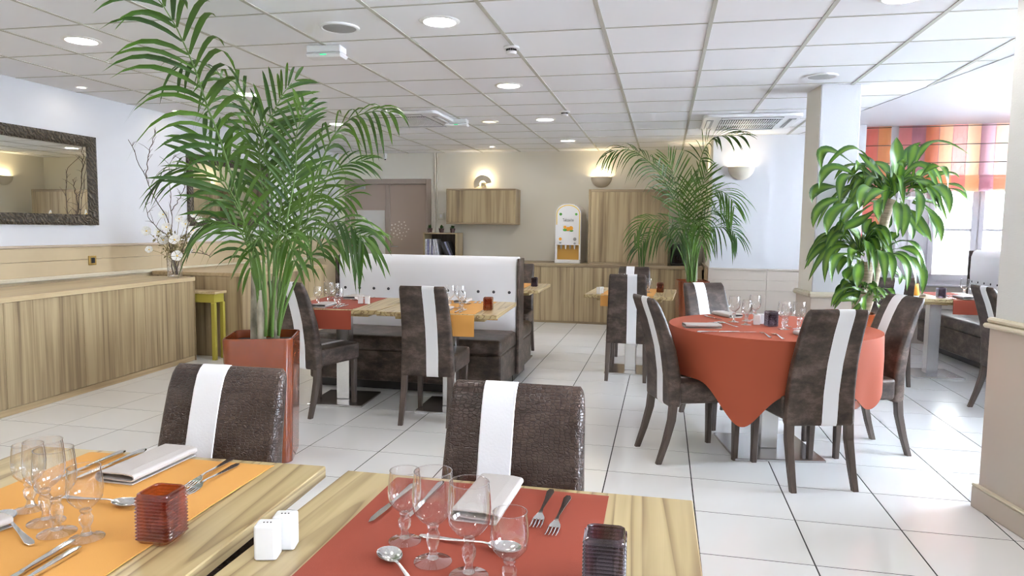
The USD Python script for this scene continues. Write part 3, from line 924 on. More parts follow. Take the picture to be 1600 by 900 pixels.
for k, mm in enumerate(mats_):
    lean = 0 if k < 4 else (8 if k < 7 else 24)
    x = mx + (.033 * k if k < 7 else .345 + .033 * (k - 7))
    g = box(0, 0, 0, .024, .22, .29 if k < 7 else .27, .002)
    g.apply_transform(trimesh.transformations.rotation_matrix(math.radians(-lean), [0, 1, 0]))
    g.apply_translation([x, 10.19, .8625 - g.bounds[0][2]])
    pos = ('first', 'second', 'third', 'fourth', 'fifth', 'sixth', 'seventh', 'eighth', 'ninth', 'tenth', 'last')[k]
    part('magazine', g, M[mm], label='%s magazine, %s from the left in the shelf box' % ({'magazine_white': 'pale', 'magazine_blue': 'violet blue', 'magazine_dark': 'dark leaning'}[mm], pos), cat='magazine', group='magazines in the shelf box')
for k, x in enumerate((-3.53, -3.345, -3.165)):
    t = thing('potted_plant', 'tiny leafy plant in a dark pot, %s on the shelf box' % ('leftmost', 'middle one', 'rightmost')[k], 'plant', (x, 10.28, 1.2525), 40 * k, 'tiny plants on the shelf box')
    part('pot', lathe([(0, 0), (.030, 0), (.042, .065), (.036, .066), (.034, .055), (0, .055)], 16), M['small_pot'], t, smooth=40)
    r2 = random.Random(k)
    lv = []
    for q_ in range(16):
        a, e = r2.random() * 6.28, .2 + r2.random() * 1.1
        L = .05 + .04 * r2.random()
        d = np.array([math.cos(a) * math.cos(e), math.sin(a) * math.cos(e), math.sin(e)])
        s = np.cross(d, [0, 0, 1.0]); s /= np.linalg.norm(s)
        p0 = np.array([0, 0, .055])
        v = [p0, p0 + d * L * .55 + s * .018, p0 + d * L * .55 - s * .018, p0 + d * L - np.array([0, 0, .012])]
        lv.append(trimesh.Trimesh(v, [(0, 1, 2), (1, 3, 2)], process=False))
    part('foliage', cat_(lv), M['small_leaf'], t)

# juice dispenser
jd = thing('juice_dispenser', 'white round topped juice dispenser on the back counter', 'juice dispenser', (-1.345, 9.97, .842), -3)
w, h = .185, .70
arch = [(-w, 0), (w, 0), (w, h - .01)] + [(w * math.cos(a), h + .15 * math.sin(a)) for a in np.linspace(0, math.pi, 16)] + [(-w, h - .01)]


def front_plate(poly, y0, y1):
    m = trimesh.creation.extrude_polygon(Polygon(poly), y1 - y0, engine='earcut')
    m.apply_transform(trimesh.transformations.rotation_matrix(math.pi / 2, [1, 0, 0]))
    m.apply_translation([0, y1, 0])
    return m


part('housing', front_plate([p for p in arch if True], .06, .44), M['plastic_white'], jd, smooth=30)
part('front_panel', front_plate([(-w, .26), (w, .26), (w, h - .01)] + [(w * math.cos(a), h + .15 * math.sin(a)) for a in np.linspace(0, math.pi, 16)] + [(-w, h - .01)], 0, .06), M['plastic_white'], jd, smooth=30)
part('drip_tray', box(-w, -.03, 0, w, .06, .05, .008), M['plastic_white'], jd)
part('cheek', box(-w, 0, .05, -w + .025, .06, .26), M['plastic_white'], jd)
part('cheek', box(w - .025, 0, .05, w, .06, .26), M['plastic_white'], jd)
part('back_splash', box(-w + .025, .05, .05, w - .025, .06, .26), M['juice_back'], jd)
ar1 = [(w * .93, .27), (w * .93, h)] + [(w * .93 * math.cos(a), h + .135 * math.sin(a)) for a in np.linspace(0, math.pi, 16)] + [(-w * .93, .55)]
ar2 = [(w * .86, .27), (w * .86, h)] + [(w * .86 * math.cos(a), h + .122 * math.sin(a)) for a in np.linspace(0, math.pi, 16)] + [(-w * .86, .55)]
part('yellow_border', front_plate(ar1 + ar2[::-1], -.002, -.0005), M['print_yellow'], jd)
tx = meshkit.text_mesh('Teisseire', .034, .001)
tx.apply_transform(trimesh.transformations.rotation_matrix(math.pi / 2, [1, 0, 0]))
tx.apply_scale([.80, 1, 1.3])
tx.apply_translation([-tx.bounds[:, 0].mean(), -.002 - tx.bounds[0][1], .595])
part('lettering', tx, M['print_black'], jd)


def disc(cx, cz, r, sx=1.0):
    return front_plate([(cx + sx * r * math.cos(a), cz + r * math.sin(a)) for a in np.linspace(0, 2 * math.pi, 14)[:-1]], -.003, -.0005)


part('fruit_print', cat_([disc(-.045, .515, .022), disc(.0, .49, .03), disc(.042, .50, .032), disc(-.11, .345, .022)]), M['print_orange'], jd)
part('leaf_print', cat_([disc(-.045, .475, .018, 1.6), disc(.05, .465, .014, 2.0), disc(-.11, .70, .02, 1), disc(.115, .70, .018, 1)]), M['print_green'], jd)
part('badge_print', cat_([disc(.10, .345, .024), disc(-.11, .29, .012, 1.6), disc(.10, .285, .012, 1.4)]), M['grey_slot'], jd)
for k, x in enumerate((-.10, -.035, .03, .095)):
    part('tap', lathe([(0, .20), (.008, .20), (.013, .235), (.013, .262), (0, .262)], 12).apply_translation([x, .025, 0]), M['plastic_white' if k % 2 else 'grey_slot'], jd, smooth=40)
cm = thing('coffee_maker', 'black coffee machine in the corner behind the far palm', 'coffee machine', (.205, 9.90, .842))
part('body', box(-.105, .12, 0, .105, .40, .30, .01), M['black_plastic'], cm)
part('brew_head', box(-.105, 0, .21, .105, .119, .30, .01), M['black_plastic'], cm)
part('drip_tray', box(-.10, 0, 0, .10, .119, .03, .005), M['dark_steel'], cm)
part('jug', lathe([(0, .032), (.05, .032), (.06, .07), (.055, .13), (.045, .14), (0, .14)], 18).apply_translation([0, .06, 0]), M['violet_glass'], cm, smooth=40)


# ------------------------------------------------------------------ chairs
LEAN, TOPW = [1.0], [.320]


def back_station(z):
    yr = np.interp(z, [.33, .50, .65, .80, .90, .95], [.00, -.005, -.026, -.068, -.107, -.130]) * LEAN[0]     # rear face
    t = np.interp(z, [.33, .45, .70, .90, .95], [.075, .078, .066, .052, .046])
    wd = np.interp(z, [.33, .95], [.368, TOPW[0]])
    return yr, t, wd


def back_loft(dw, dt, dz, r, dx=0.0):
    secs = []
    zs = [.33, .345, .42, .50, .58, .66, .74, .82, .89, .925, .940, .949]
    for z in zs:
        yr, t, wd = back_station(z)
        sh = {.33: .006, .925: .003, .940: .010, .949: .020}.get(z, 0.0)
        ww = (wd if dw is None else dw) - (2 * sh if dw is None else 0) * .6
        secs.append(rrect(ww, max(t + dt - 2 * sh, .006), min(r, (t + dt - 2 * sh) * .45), 4, dx, yr + t / 2, z + (dz if z > .9 else (-dz if z < .34 else 0))))
    return loft(secs)


def make_chair_parts(t, lm):
    part('backrest', back_loft(None, 0, 0, .022), M[lm], t, smooth=50)
    part('back_stripe', back_loft(.084, .004, .002, .004, .040), M['stripe_white'], t, smooth=50, label='white leather stripe over the backrest')
    s = pad(.40, .40, .345, .47, .035, .018, 4, 0, .255)
    v = s.vertices.copy()
    v[:, 0] *= .92 + .10 * (v[:, 1] - .055) / .4
    s.vertices = v
    part('seat', s, M[lm], t, smooth=50)
    s2 = pad(.076, .402, .36, .472, .008, .018, 3, .040, .256)
    part('seat_stripe', s2, M['stripe_white'], t, smooth=50, label='white leather stripe over the seat')
    for sx in (-1, 1):
        x = sx * .160
        secs = []
        for z, y, w_ in ((.36, .032, .042), (.25, .022, .041), (.12, -.012, .036), (0, -.052, .031)):
            secs.append(rrect(w_, w_, .004, 2, x + sx * .006 * (1 - z / .36), y, z))
        part('leg', loft(secs), M['leg_wood'], t)
    for sx in (-1, 1):
        x = sx * .168
        part('leg', loft([rrect(.030, .030, .004, 2, x, .418, 0), rrect(.042, .042, .004, 2, x, .416, .36)]), M['leg_wood'], t)


def build_chair(label, loc, rot, group):
    t = thing('dining_chair', label, 'chair', loc, rot, group)
    make_chair_parts(t, 'leather')
    return t


def build_croc(label, loc, rot, group):
    t = thing('dining_chair', label, 'chair', loc, rot, group)
    LEAN[0], TOPW[0] = .62, .336
    make_chair_parts(t, 'leather_croc')
    LEAN[0], TOPW[0] = 1.0, .320
    return t


chair, croc = Kind(build_chair), Kind(build_croc)
croc('dark crocodile leather chair at the near left table with the orange runner', (-1.140, 1.61, 0), 181)
croc('dark crocodile leather chair at the near table with the red runner', (-.342, 1.61, 0), 180.5)
G = 'brown leather dining chairs with a white stripe'
chair('brown leather chair with white stripe just right of the tall palm pot', (-2.507, 4.43, 0), -14, G)
chair('brown leather chair seen from behind at the booth table with the orange runner', (-1.535, 4.405, 0), 3, G)
chair('brown leather chair seen from behind, nearest at the round red table', (.828, 3.80, 0), 17, G)
chair('brown leather chair on the left side of the round red table', (-.01, 4.15, 0), -67, G)
chair('brown leather chair on the far side of the round red table before the pier', (.335, 5.21, 0), -155, G)
chair('brown leather chair on the right side of the round red table', (1.365, 4.64, 0), 110, G)
chair('brown leather chair seen from behind at the far table by the second palm', (-.295, 6.16, 0), 0, G)
chair('brown leather chair behind the far table, in front of the tall cabinet', (-.29, 7.265, 0), 180, G)
chair('brown leather chair behind the table at the right end of the booth', (-1.53, 7.375, 0), 180, G)
chair('brown leather chair mostly hidden behind the right hand pillar', (2.41, 5.76, 0), -86, G)
chair('brown leather chair almost hidden behind the chair right of the round table', (1.95, 6.62, 0), -4, G)


# ------------------------------------------------------------------ booth and bench
def booth_piece(name, label, loc, rot, L, seat_d, back_h, both):
    t = thing(name, label, 'bench seat', loc, rot)
    for sgn in ((1, -1) if both else (1,)):
        yb = 0 if sgn == 1 else .20
        flip = lambda m: m if sgn == 1 else (m.apply_transform(np.diag([1, -1, 1, 1.])), m.invert(), m)[2]
        T = lambda m: (m if sgn == 1 else flip(m).apply_translation([0, .20, 0]))
        # back cushion, gently bulging
        secs = []
        for z, d, in ((.42, .06), (.44, .085), (.55, .10), (.70, .094), (.79, .082), (.88, .088), (back_h - .08, .086), (back_h - .02, .065), (back_h, .03)):
            secs.append(np.array([(0.004, .098, z), (0.004, .098 - d * .8, z), (.02, .098 - d, z), (L - .02, .098 - d, z), (L - .004, .098 - d * .8, z), (L - .004, .098, z)]))
        part('back_cushion', T(loft(secs)), M['booth_white'], t, smooth=40)
        n = int(round(L / .137))
        for k in range(n):
            x = (k + .5) * L / n
            b = trimesh.creation.icosphere(2, .013)
            b.apply_scale([1, .5, 1])
            b.apply_translation([x, .016, .787])
            part('button', T(b), M['button_dark'], t, smooth=True)
        st = pad(L - .006, seat_d + .1, .33, .46, .03, .035, 4, L / 2, .05 - seat_d / 2)
        part('seat_cushion', T(st), M['leather'], t, smooth=45)
        part('seat_front', T(box(.01, -seat_d + .012, .085, L - .01, .09, .34, .012)), M['leather'], t)
        part('plinth', T(box(.05, -seat_d + .12, 0, L - .05, .09, .086)), M['black_plastic'], t)
    for x0 in (-.022, L):
        y0, y1 = (-.0, .20) if both else (0, .12)
        part('side_panel', pad(.022, y1 - y0, .09, back_h - .012, .006, .004, 3, x0 + .011, (y0 + y1) / 2), M['leather'], t)
    return t


booth_piece('booth', 'double booth with a white buttoned back and brown leather seats', (-2.842, 5.75, 0), 0, 1.64, .55, 1.088, True)
bench = booth_piece('bench', 'leather bench with a white buttoned back by the right hand windows', (3.45, 5.3, 0), 90 + 3.0 - 180 + 0, 3.6, .52, 1.15, False)
# (turned so that its seat faces the room)
UsdGeom.Xformable(bench).MakeMatrixXform().Set(xf((3.435, 8.95, 0), -87.0))


# ------------------------------------------------------------------ tables
def build_table(name, label, loc, rot, w, d, h=.75, slab=.03, plate=(.44, .44), apron=True):
    t = thing(name, label, 'table', loc, rot)
    part('tabletop', box(-w / 2, -d / 2, h - slab, w / 2, d / 2, h, .0025), M['olive_y'], t)
    if apron:
        part('apron', box(-w / 2 + .10, -d / 2 + .10, h - slab - .03, w / 2 - .10, d / 2 - .10, h - slab - .0005, .003), M['olive_edge'], t)
    part('column', box(-.05, -.05, .016, .05, .05, h - slab - .031, .003), M['steel'], t)
    part('base_plate', box(-plate[0] / 2, -plate[1] / 2, 0, plate[0] / 2, plate[1] / 2, .015, .003), M['steel'], t)
    return t


def runner(label, name_mat, loc, rot, w, d, over, h=.75, group=None):
    """A cloth strip lying over the table, hanging down at both ends."""
    t = .0022
    ys = np.r_[np.linspace(-d / 2 - .004, d / 2 + .004, 24)]
    prof = [(-d / 2 - .004, h - z) for z in np.linspace(over, .006, 5)] + [(y, h + .0012) for y in ys[1:-1]] + [(d / 2 + .004, h - z) for z in np.linspace(.006, over, 5)]
    prof = np.array(prof)
    nx = 14
    xs_ = np.linspace(-w / 2, w / 2, nx)
    P = np.zeros((len(prof), nx, 3))
    for i, (y, z) in enumerate(prof):
        P[i, :, 0] = xs_
        P[i, :, 1] = y
        P[i, :, 2] = z
    nz = meshkit.noise(np.c_[P.reshape(-1, 3)[:, :2] * [5, 9], np.full(P.size // 3, 3.3)], 5).reshape(P.shape[:2])
    top = np.abs(P[:, :, 1]) < d / 2 - .01
    P[:, :, 2] += np.where(top, .0025 * np.clip(nz - .55, 0, 1) * 2, 0)
    P[:, :, 1] += np.where(~top, np.sign(P[:, :, 1]) * .006 * nz * (P[:, :, 2] < h - .01), 0)
    N = P.shape[0]
    nrm = np.zeros_like(P)
    nrm[:, :, 2] = 1
    nrm[:5, :, :] = [0, -1, 0]
    nrm[-5:, :, :] = [0, 1, 0]
    v = np.vstack([P.reshape(-1, 3) + nrm.reshape(-1, 3) * t, P.reshape(-1, 3)])
    f, K = [], N * nx
    for i in range(N - 1):
        for j in range(nx - 1):
            a = i * nx + j
            f += [(a, a + 1, a + nx + 1), (a, a + nx + 1, a + nx), (K + a, K + a + nx + 1, K + a + 1), (K + a, K + a + nx, K + a + nx + 1)]
    for i in range(N - 1):
        for j in (0, nx - 1):
            a, b = i * nx + j, (i + 1) * nx + j
            f += [(a, b, K + b), (a, K + b, K + a)] if j == 0 else [(b, a, K + a), (b, K + a, K + b)]
    for i in (0, N - 1):
        for j in range(nx - 1):
            a = i * nx + j
            f += [(a, K + a, K + a + 1), (a, K + a + 1, a + 1)]
    p = thing('table_runner', label, 'table runner', loc, rot, group)
    part('cloth', trimesh.Trimesh(v, np.array(f), process=False), M[name_mat], p, smooth=40)
    return p


build_table('dining_table', 'near left olive wood table under the orange runner', (-1.165, 1.10, 0), 3.0, .80, .80)
build_table('dining_table', 'near olive wood table under the red runner, bottom centre', (-.318, 1.11, 0), 0.6, .80, .80)
runner('orange cloth runner on the near left table', 'cloth_orange', (-1.141, 1.10, 0), 2.4, .50, .80, .16)
runner('red cloth runner on the near table, bottom centre', 'cloth_red', (-.342, 1.11, 0), 0.4, .488, .80, .16)
build_table('dining_table', 'booth table with a red runner beside the tall palm', (-2.37, 4.91, 0), 5, .80, .86, plate=(.42, .46))
build_table('dining_table', 'booth table with an orange runner and amber candle holder', (-1.52, 4.91, 0), 3, .84, .86, plate=(.42, .46))
runner('red cloth runner on the booth table beside the tall palm', 'cloth_red', (-2.41, 4.91, 0), 5, .50, .86, .14)
runner('orange cloth runner on the booth table behind the chair', 'cloth_orange', (-1.50, 4.91, 0), 3, .50, .86, .15)
build_table('dining_table', 'wooden table at the rear right end of the booth', (-1.52, 6.86, 0), 1, .74, .84)
runner('orange cloth runner on the table at the rear of the booth', 'cloth_orange', (-1.54, 6.86, 0), 1, .44, .84, .10)
build_table('dining_table', 'far wooden table with an orange runner beside the second palm', (-.275, 6.62, 0), -3, .78, .82)
runner('orange cloth runner on the far table beside the second palm', 'cloth_orange', (-.285, 6.62, 0), -3, .46, .82, .10)
build_table('dining_table', 'wooden table in front of the bench by the right hand windows', (2.50, 7.22, 0), 3, .84, .80)
runner('red cloth runner on the table in front of the window bench', 'cloth_red', (2.64, 7.22, 0), 3, .30, .80, .13)

# round table under a square red cloth
RC, RR, RH = (.655, 4.44), .605, .757
rtb = thing('round_table', 'round table on a steel pedestal under the long red cloth', 'table', (*RC, 0), 10)
part('tabletop', lathe([(0, RH - .035), (RR - .006, RH - .035), (RR - .002, RH - .02), (RR - .004, RH - .004), (0, RH - .004)], 48), M['olive_y'], rtb)
part('column', box(-.05, -.05, .016, .05, .05, RH - .0355, .003), M['steel'], rtb)
part('base_plate', box(-.26, -.26, 0, .26, .26, .015, .003), M['steel'], rtb)


def cloth_mesh():
    na = 240
    rows_top, rows_h = 10, 16
    V, t = [], .0025
    for i in range(rows_top):
        r = RR * (i + .3) / (rows_top - .7)
        for k in range(na):
            a = 2 * math.pi * k / na
            V.append((r * math.cos(a), r * math.sin(a), RH))
    for i in range(1, rows_h + 1):
        for k in range(na):
            a = 2 * math.pi * k / na
            hang = .275 + sum(hh * math.exp(-(((math.degrees(a) - aa + 180) % 360 - 180) / ww) ** 2) for aa, hh, ww in ((-111, .215, 13), (178, .31, 13), (-38, .12, 14), (62, .22, 18), (140, .15, 10)))
            s = i / rows_h * hang
            fold = .022 * math.sin(a * 11 + .6) + .016 * math.sin(a * 7 + 2.1)
            u = min(s / .12, 1)
            near = sum(math.exp(-(((math.degrees(a) - aa + 180) % 360 - 180) / 24) ** 2) for aa in (-73, -157, 16, 112))
            r = RR + .008 * u + fold * min(s / .30, 1.0) * .8 * (1 - .8 * min(near, 1)) - .10 * s * near
            V.append((r * math.cos(a), r * math.sin(a), RH - s * .985 if s > .01 else RH - s * .8))
    V = np.array(V)
    f = []
    R = rows_top + rows_h
    for i in range(R - 1):
        for k in range(na):
            a, b = i * na + k, i * na + (k + 1) % na
            f += [(a, a + na, b + na), (a, b + na, b)]
    c = len(V)
    V = np.vstack([V, [(0, 0, RH)]])
    for k in range(na):
        f.append((c, k, (k + 1) % na))
    m = trimesh.Trimesh(V, np.array(f), process=False)
    m.fix_normals()
    n = m.vertex_normals.copy()
    if n[c][2] < 0:
        m.invert(); n = -n
    o = m.vertices + n * t
    F = np.array(m.faces)
    last = (R - 1) * na
    rim = []
    K = len(V)
    for k in range(na):
        a, b = last + k, last + (k + 1) % na
        rim += [(a, b, K + b), (a, K + b, K + a)]
    return trimesh.Trimesh(np.vstack([m.vertices, o]), np.vstack([F[:, ::-1], F + K, np.array(rim)]), process=False)


tcl = thing('tablecloth', 'long square red tablecloth draped over the round table', 'tablecloth', (*RC, 0))
part('cloth', cloth_mesh(), M['tablecloth_red'], tcl, smooth=50)


# ------------------------------------------------------------------ table ware
def goblet_builder(name, h, rb, bulge, rim, foot):
    def build(label, loc, rot, group):
        t = thing(name, label, 'wine glass', loc, rot, group)
        hb = h * .42          # bowl bottom
        zs = np.linspace(0, 1, 12)
        prof_r = np.interp(zs, [0, .08, .25, .5, .8, 1], [.010, .55 * bulge, .93 * bulge, bulge, (bulge + rim) / 2, rim])
        th = .0016
        out = [(r, hb + z * (h - hb)) for r, z in zip(prof_r, zs)]
        inn = [(max(r - th, .0005), hb + .006 + z * (h - hb - .006)) for r, z in zip(prof_r, zs)]
        rimt = [(rim + .0009 * math.cos(a), h + .0009 * math.sin(a)) for a in np.linspace(0, 2 * math.pi, 7)]
        part('bowl', cat_([lathe([(0, hb)] + out, 28), lathe(rimt, 28)]), M['clear_glass'], t, smooth=45)
        part('stem', lathe([(0, .008), (.011, .008), (.008, .014), (.0065, .022), (.0115, hb * .55), (.0125, hb * .72), (.008, hb * .86), (.0105, hb * .95), (.009, hb - .0005), (0, hb - .0005)], 10), M['stem_glass'], t, smooth=25)
        part('foot', lathe([(foot - .002, 0), (foot, .0006), (foot, .002), (foot * .55, .005), (.010, .0078), (.004, .0079)], 32), M['clear_glass'], t, smooth=45)
        return t
    return Kind(build)


water = goblet_builder('water_goblet', .162, .03, .0365, .0325, .033)
wine = goblet_builder('wine_goblet', .135, .03, .031, .027, .030)


def build_knife(label, loc, rot, group):
    t = thing('knife', label, 'knife', loc, rot, group)   # lies along +y, handle at the near end
    part('handle', loft([rrect(w_, h_, .002, 3).dot(np.array([[1, 0, 0], [0, 0, 1], [0, 1, 0]]).T) + [0, y, .005] for y, w_, h_ in ((-.105, .008, .005), (-.09, .016, .008), (-.02, .011, .007), (.0, .008, .006), (.012, .010, .006))]), M['cutlery_steel'], t, smooth=40)
    b = trimesh.creation.extrude_polygon(Polygon([(-.005, .012), (.006, .012), (.009, .05), (.008, .09), (.002, .112), (-.004, .10), (-.006, .05)]), .002, engine='earcut')
    b.apply_translation([0, 0, .0035])
    part('blade', b, M['cutlery_steel'], t)
    return t


def build_fork(label, loc, rot, group):
    t = thing('fork', label, 'fork', loc, rot, group)     # tines towards +y
    part('handle', loft([rrect(w_, .003, .001, 3).dot(np.array([[1, 0, 0], [0, 0, 1], [0, 1, 0]]).T) + [0, y, z] for y, w_, z in ((-.105, .010, .003), (-.09, .017, .003), (-.04, .010, .0045), (.02, .0055, .009), (.038, .009, .008))]), M['cutlery_steel'], t, smooth=40)
    part('head', loft([rrect(w_, .002, .0008, 3).dot(np.array([[1, 0, 0], [0, 0, 1], [0, 1, 0]]).T) + [0, y, z] for y, w_, z in ((.037, .009, .008), (.05, .021, .005), (.062, .024, .004))]), M['cutlery_steel'], t, smooth=40)
    for x in (-.0102, -.0034, .0034, .0102):
        part('tine', tube([(x, .060, .004), (x, .08, .003), (x, .10, .0055)], [.0021, .0018, .001], 6), M['cutlery_steel'], t, smooth=True)
    return t


def build_spoon(label, loc, rot, group):
    t = thing('spoon', label, 'spoon', loc, rot, group)   # bowl towards +y
    part('handle', loft([rrect(w_, .003, .001, 3).dot(np.array([[1, 0, 0], [0, 0, 1], [0, 1, 0]]).T) + [0, y, z] for y, w_, z in ((-.095, .009, .003), (-.08, .016, .003), (-.03, .009, .005), (.03, .0055, .010), (.045, .007, .009))]), M['cutlery_steel'], t, smooth=40)
    n, m = 20, 6
    V = []
    for i in range(m + 1):
        r = i / m
        for k in range(n):
            a = 2 * math.pi * k / n
            egg = 1 + .15 * math.sin(a)
            V.append((.021 * r * math.cos(a) * egg, .073 + .031 * r * math.sin(a), .0015 + .0085 * r * r))
    V = np.array(V)
    f = []
    for i in range(m):
        for k in range(n):
            a, b = i * n + k, i * n + (k + 1) % n
            f += [(a, b, b + n), (a, b + n, a + n)]
    K = len(V)
    v2 = np.vstack([V, V + [0, 0, .0014]])
    F = [(x[0], x[2], x[1]) for x in f] + [(a + K, b + K, c + K) for a, b, c in f]
    for k in range(n):
        a, b = m * n + k, m * n + (k + 1) % n
        F += [(a, b, b + K), (a, b + K, a + K)]
    part('bowl', trimesh.Trimesh(v2, np.array(F), process=False), M['cutlery_steel'], t, smooth=True)
    return t


def build_napkin(label, loc, rot, group):
    t = thing('napkin', label, 'napkin', loc, rot, group)
    # cross-section in (x, z): two folded layers with rounded edges
    w_, r = .050, .0105
    mid = [(w_ * .9, .0015 + 0), (-w_ + r, .0015)] + [(-w_ + r - r * math.sin(a), .0015 + r - r * math.cos(a)) for a in np.linspace(.3, math.pi - .2, 7)] + [(-w_ + r, .0225), (w_ * .5, .0235), (w_ - r * .6, .0215)] + [(w_ - r * .6 + r * .6 * math.sin(a), .0152 + r * .6 * math.cos(a)) for a in np.linspace(.2, math.pi - .2, 6)] + [(w_ - r * .6, .0085), (0, .0085), (-w_ * .72, .010)]
    from shapely.geometry import LineString
    poly = LineString(mid).buffer(.0015, quad_segs=2)
    m = trimesh.creation.extrude_polygon(poly, .21, engine='earcut')
    v = m.vertices.copy()
    m.vertices = np.c_[v[:, 0], v[:, 2] - .105, v[:, 1]]
    if m.volume < 0:
        m.invert()
    m.apply_translation([0, 0, -m.bounds[0][2]])
    part('cloth', m, M['napkin_white'], t, smooth=45)
    return t


knife, fork, spoon, napkin = Kind(build_knife), Kind(build_fork), Kind(build_spoon), Kind(build_napkin)


def holder_builder(name, matname):
    def build(label, loc, rot, group):
        t = thing(name, label, 'candle holder', loc, rot, group)
        H, w0 = .092, .070
        secs = []
        nr = 13
        for i in range(nr * 4 + 1):
            z = .004 + (H - .010) * i / (nr * 4)
            bump = .0016 * math.cos(i / 4 * 2 * math.pi)
            secs.append(rrect(w0 - .004 - 2 * bump, w0 - .004 - 2 * bump, .009, 4, 0, 0, z))
        secs = [rrect(w0 - .012, w0 - .012, .008, 4, 0, 0, 0)] + secs + [rrect(w0 - .008, w0 - .008, .009, 4, 0, 0, H - .002), rrect(w0 - .013, w0 - .013, .009, 4, 0, 0, H)]
        secs += [rrect(w0 - .017, w0 - .017, .012, 4, 0, 0, H - .003), rrect(w0 - .021, w0 - .021, .014, 4, 0, 0, .05), rrect(w0 - .026, w0 - .026, .014, 4, 0, 0, .016)]
        part('ribbed_glass', loft(secs), M[matname], t, smooth=40)
        part('tealight', lathe([(0, .0165), (.018, .0165), (.018, .028), (0, .029)], 18), M['tealight_wax'], t)
        return t
    return Kind(build)


amber, violet = holder_builder('amber_candle_holder', 'amber_glass'), holder_builder('violet_candle_holder', 'violet_glass')


def build_shaker(label, loc, rot, group):
    t = thing('salt_shaker', label, 'shaker', loc, rot, group)
    part('body', pad(.040, .036, 0, .062, .006, .004, 4), M['ceramic'], t, smooth=45)
    part('hole', cat_([trimesh.creation.cylinder(.0015, .001, sections=8).apply_translation([dx, 0, .0622]) for dx in (-.006, 0, .006)]), M['dark_slot'], t)
    return t


shaker = Kind(build_shaker)
Z1 = .7537
GG, GC = 'stemmed glasses on the near left table', 'cutlery on the near tables'
for k, (x, y, big, lb) in enumerate([(-.450, 1.172, 0, 'leftmost stemmed glass on the near red runner'), (-.374, 1.108, 1, 'second stemmed glass from the left on the near red runner, tall'), (-.300, 1.074, 1, 'third stemmed glass from the left on the near red runner, tall'), (-.223, 1.036, 0, 'rightmost stemmed glass on the near red runner')]):
    (water if big else wine)(lb, (x, y, Z1), 0, 'stemmed glasses on the near red runner')
for k, (x, y, big, lb) in enumerate([(-1.232, 1.128, 0, 'leftmost stemmed glass on the near orange runner'), (-1.150, 1.085, 1, 'second stemmed glass from the left on the near orange runner, tall'), (-1.09, 1.050, 1, 'third stemmed glass from the left on the near orange runner, tall'), (-1.02, 1.045, 0, 'rightmost stemmed glass on the near orange runner')]):
    (water if big else wine)(lb, (x, y, Z1), 0, 'stemmed glasses on the near orange runner')
amber('amber ribbed glass candle holder on the near left table', (-.890, 1.082, Z1), 3)
violet('violet ribbed glass candle holder on the near red runner', (-.078, 1.095, Z1), 2)
shaker('front white ceramic shaker between the two near tables', (-.664, 1.066, .7505), 14)
shaker('rear white ceramic shaker between the two near tables', (-.654, 1.108, .7505), 14)
# near red setting
napkin('folded white napkin on the near red runner, behind the glasses', (-.345, 1.385, Z1), -2)
knife('left knife on the near red runner, blade towards the viewer', (-.535, 1.335, Z1), 176)
knife('right knife on the near red runner beside the napkin', (-.475, 1.36, Z1), 178)
fork('left fork on the near red runner, right of the napkin', (-.226, 1.378, Z1), 180)
fork('right fork on the near red runner, nearest the bare wood', (-.188, 1.350, Z1), 178)
spoon('dessert spoon lying behind the glasses on the near red runner', (-.335, 1.185, Z1), -97)
spoon('spoon with its bowl showing at the bottom of the red runner', (-.40, 1.045, Z1), 42)
# near orange setting
napkin('folded white napkin on the near orange runner', (-1.178, 1.395, Z1), -1)
knife('left knife on the near orange runner behind the glasses', (-1.316, 1.37, Z1), 180)
knife('right knife on the near orange runner beside the napkin', (-1.276, 1.395, Z1), 180)
fork('left fork on the near orange runner, right of the napkin', (-1.015, 1.395, Z1), 186)
fork('right fork on the near orange runner above the candle holder', (-.985, 1.36, Z1), 182)
spoon('dessert spoon behind the glasses on the near orange runner', (-1.135, 1.19, Z1), -92)
spoon('spoon at the left edge with its bowl cut by the picture', (-1.172, 1.04, Z1), 62)
napkin('folded napkin cut by the left edge of the picture', (-1.255, .955, Z1), -8)
knife('left knife at the bottom edge of the orange runner', (-1.017, .92, Z1), 186)
knife('right knife at the bottom edge of the orange runner', (-.988, .90, Z1), 184)


def setting(tag, cx, cy, rot, s, z, grp, glasses=True, nap=True):
    """A place setting on side s (-1 near, 1 far) of a table centred on cx, cy."""
    c, sn_ = math.cos(math.radians(rot)), math.sin(math.radians(rot))
    P = lambda x, y: (cx + c * x - sn_ * y, cy + sn_ * x + c * y, z)
    side = 'near' if s < 0 else 'far'
    r0 = rot + (180 if s > 0 else 0)
    q_ = lambda x, y: P(x * -s, y * s)
    if nap:
        napkin('folded white napkin on the %s side of %s' % (side, tag), q_(0, .30), r0, grp)
    knife('first knife on the %s side of %s' % (side, tag), q_(.11, .30), r0 + 180 * 0, grp)
    knife('second knife on the %s side of %s' % (side, tag), q_(.14, .30), r0, grp)
    fork('first fork on the %s side of %s' % (side, tag), q_(-.11, .30), r0, grp)
    fork('second fork on the %s side of %s' % (side, tag), q_(-.145, .30), r0, grp)
    spoon('spoon on the %s side of %s' % (side, tag), q_(0, .135), r0 + 90, grp)
    if glasses:
        water('tall stemmed glass on the %s side of %s' % (side, tag), q_(.10, .07), 0, grp)
        wine('small stemmed glass on the %s side of %s' % (side, tag), q_(.165, .085), 0, grp)


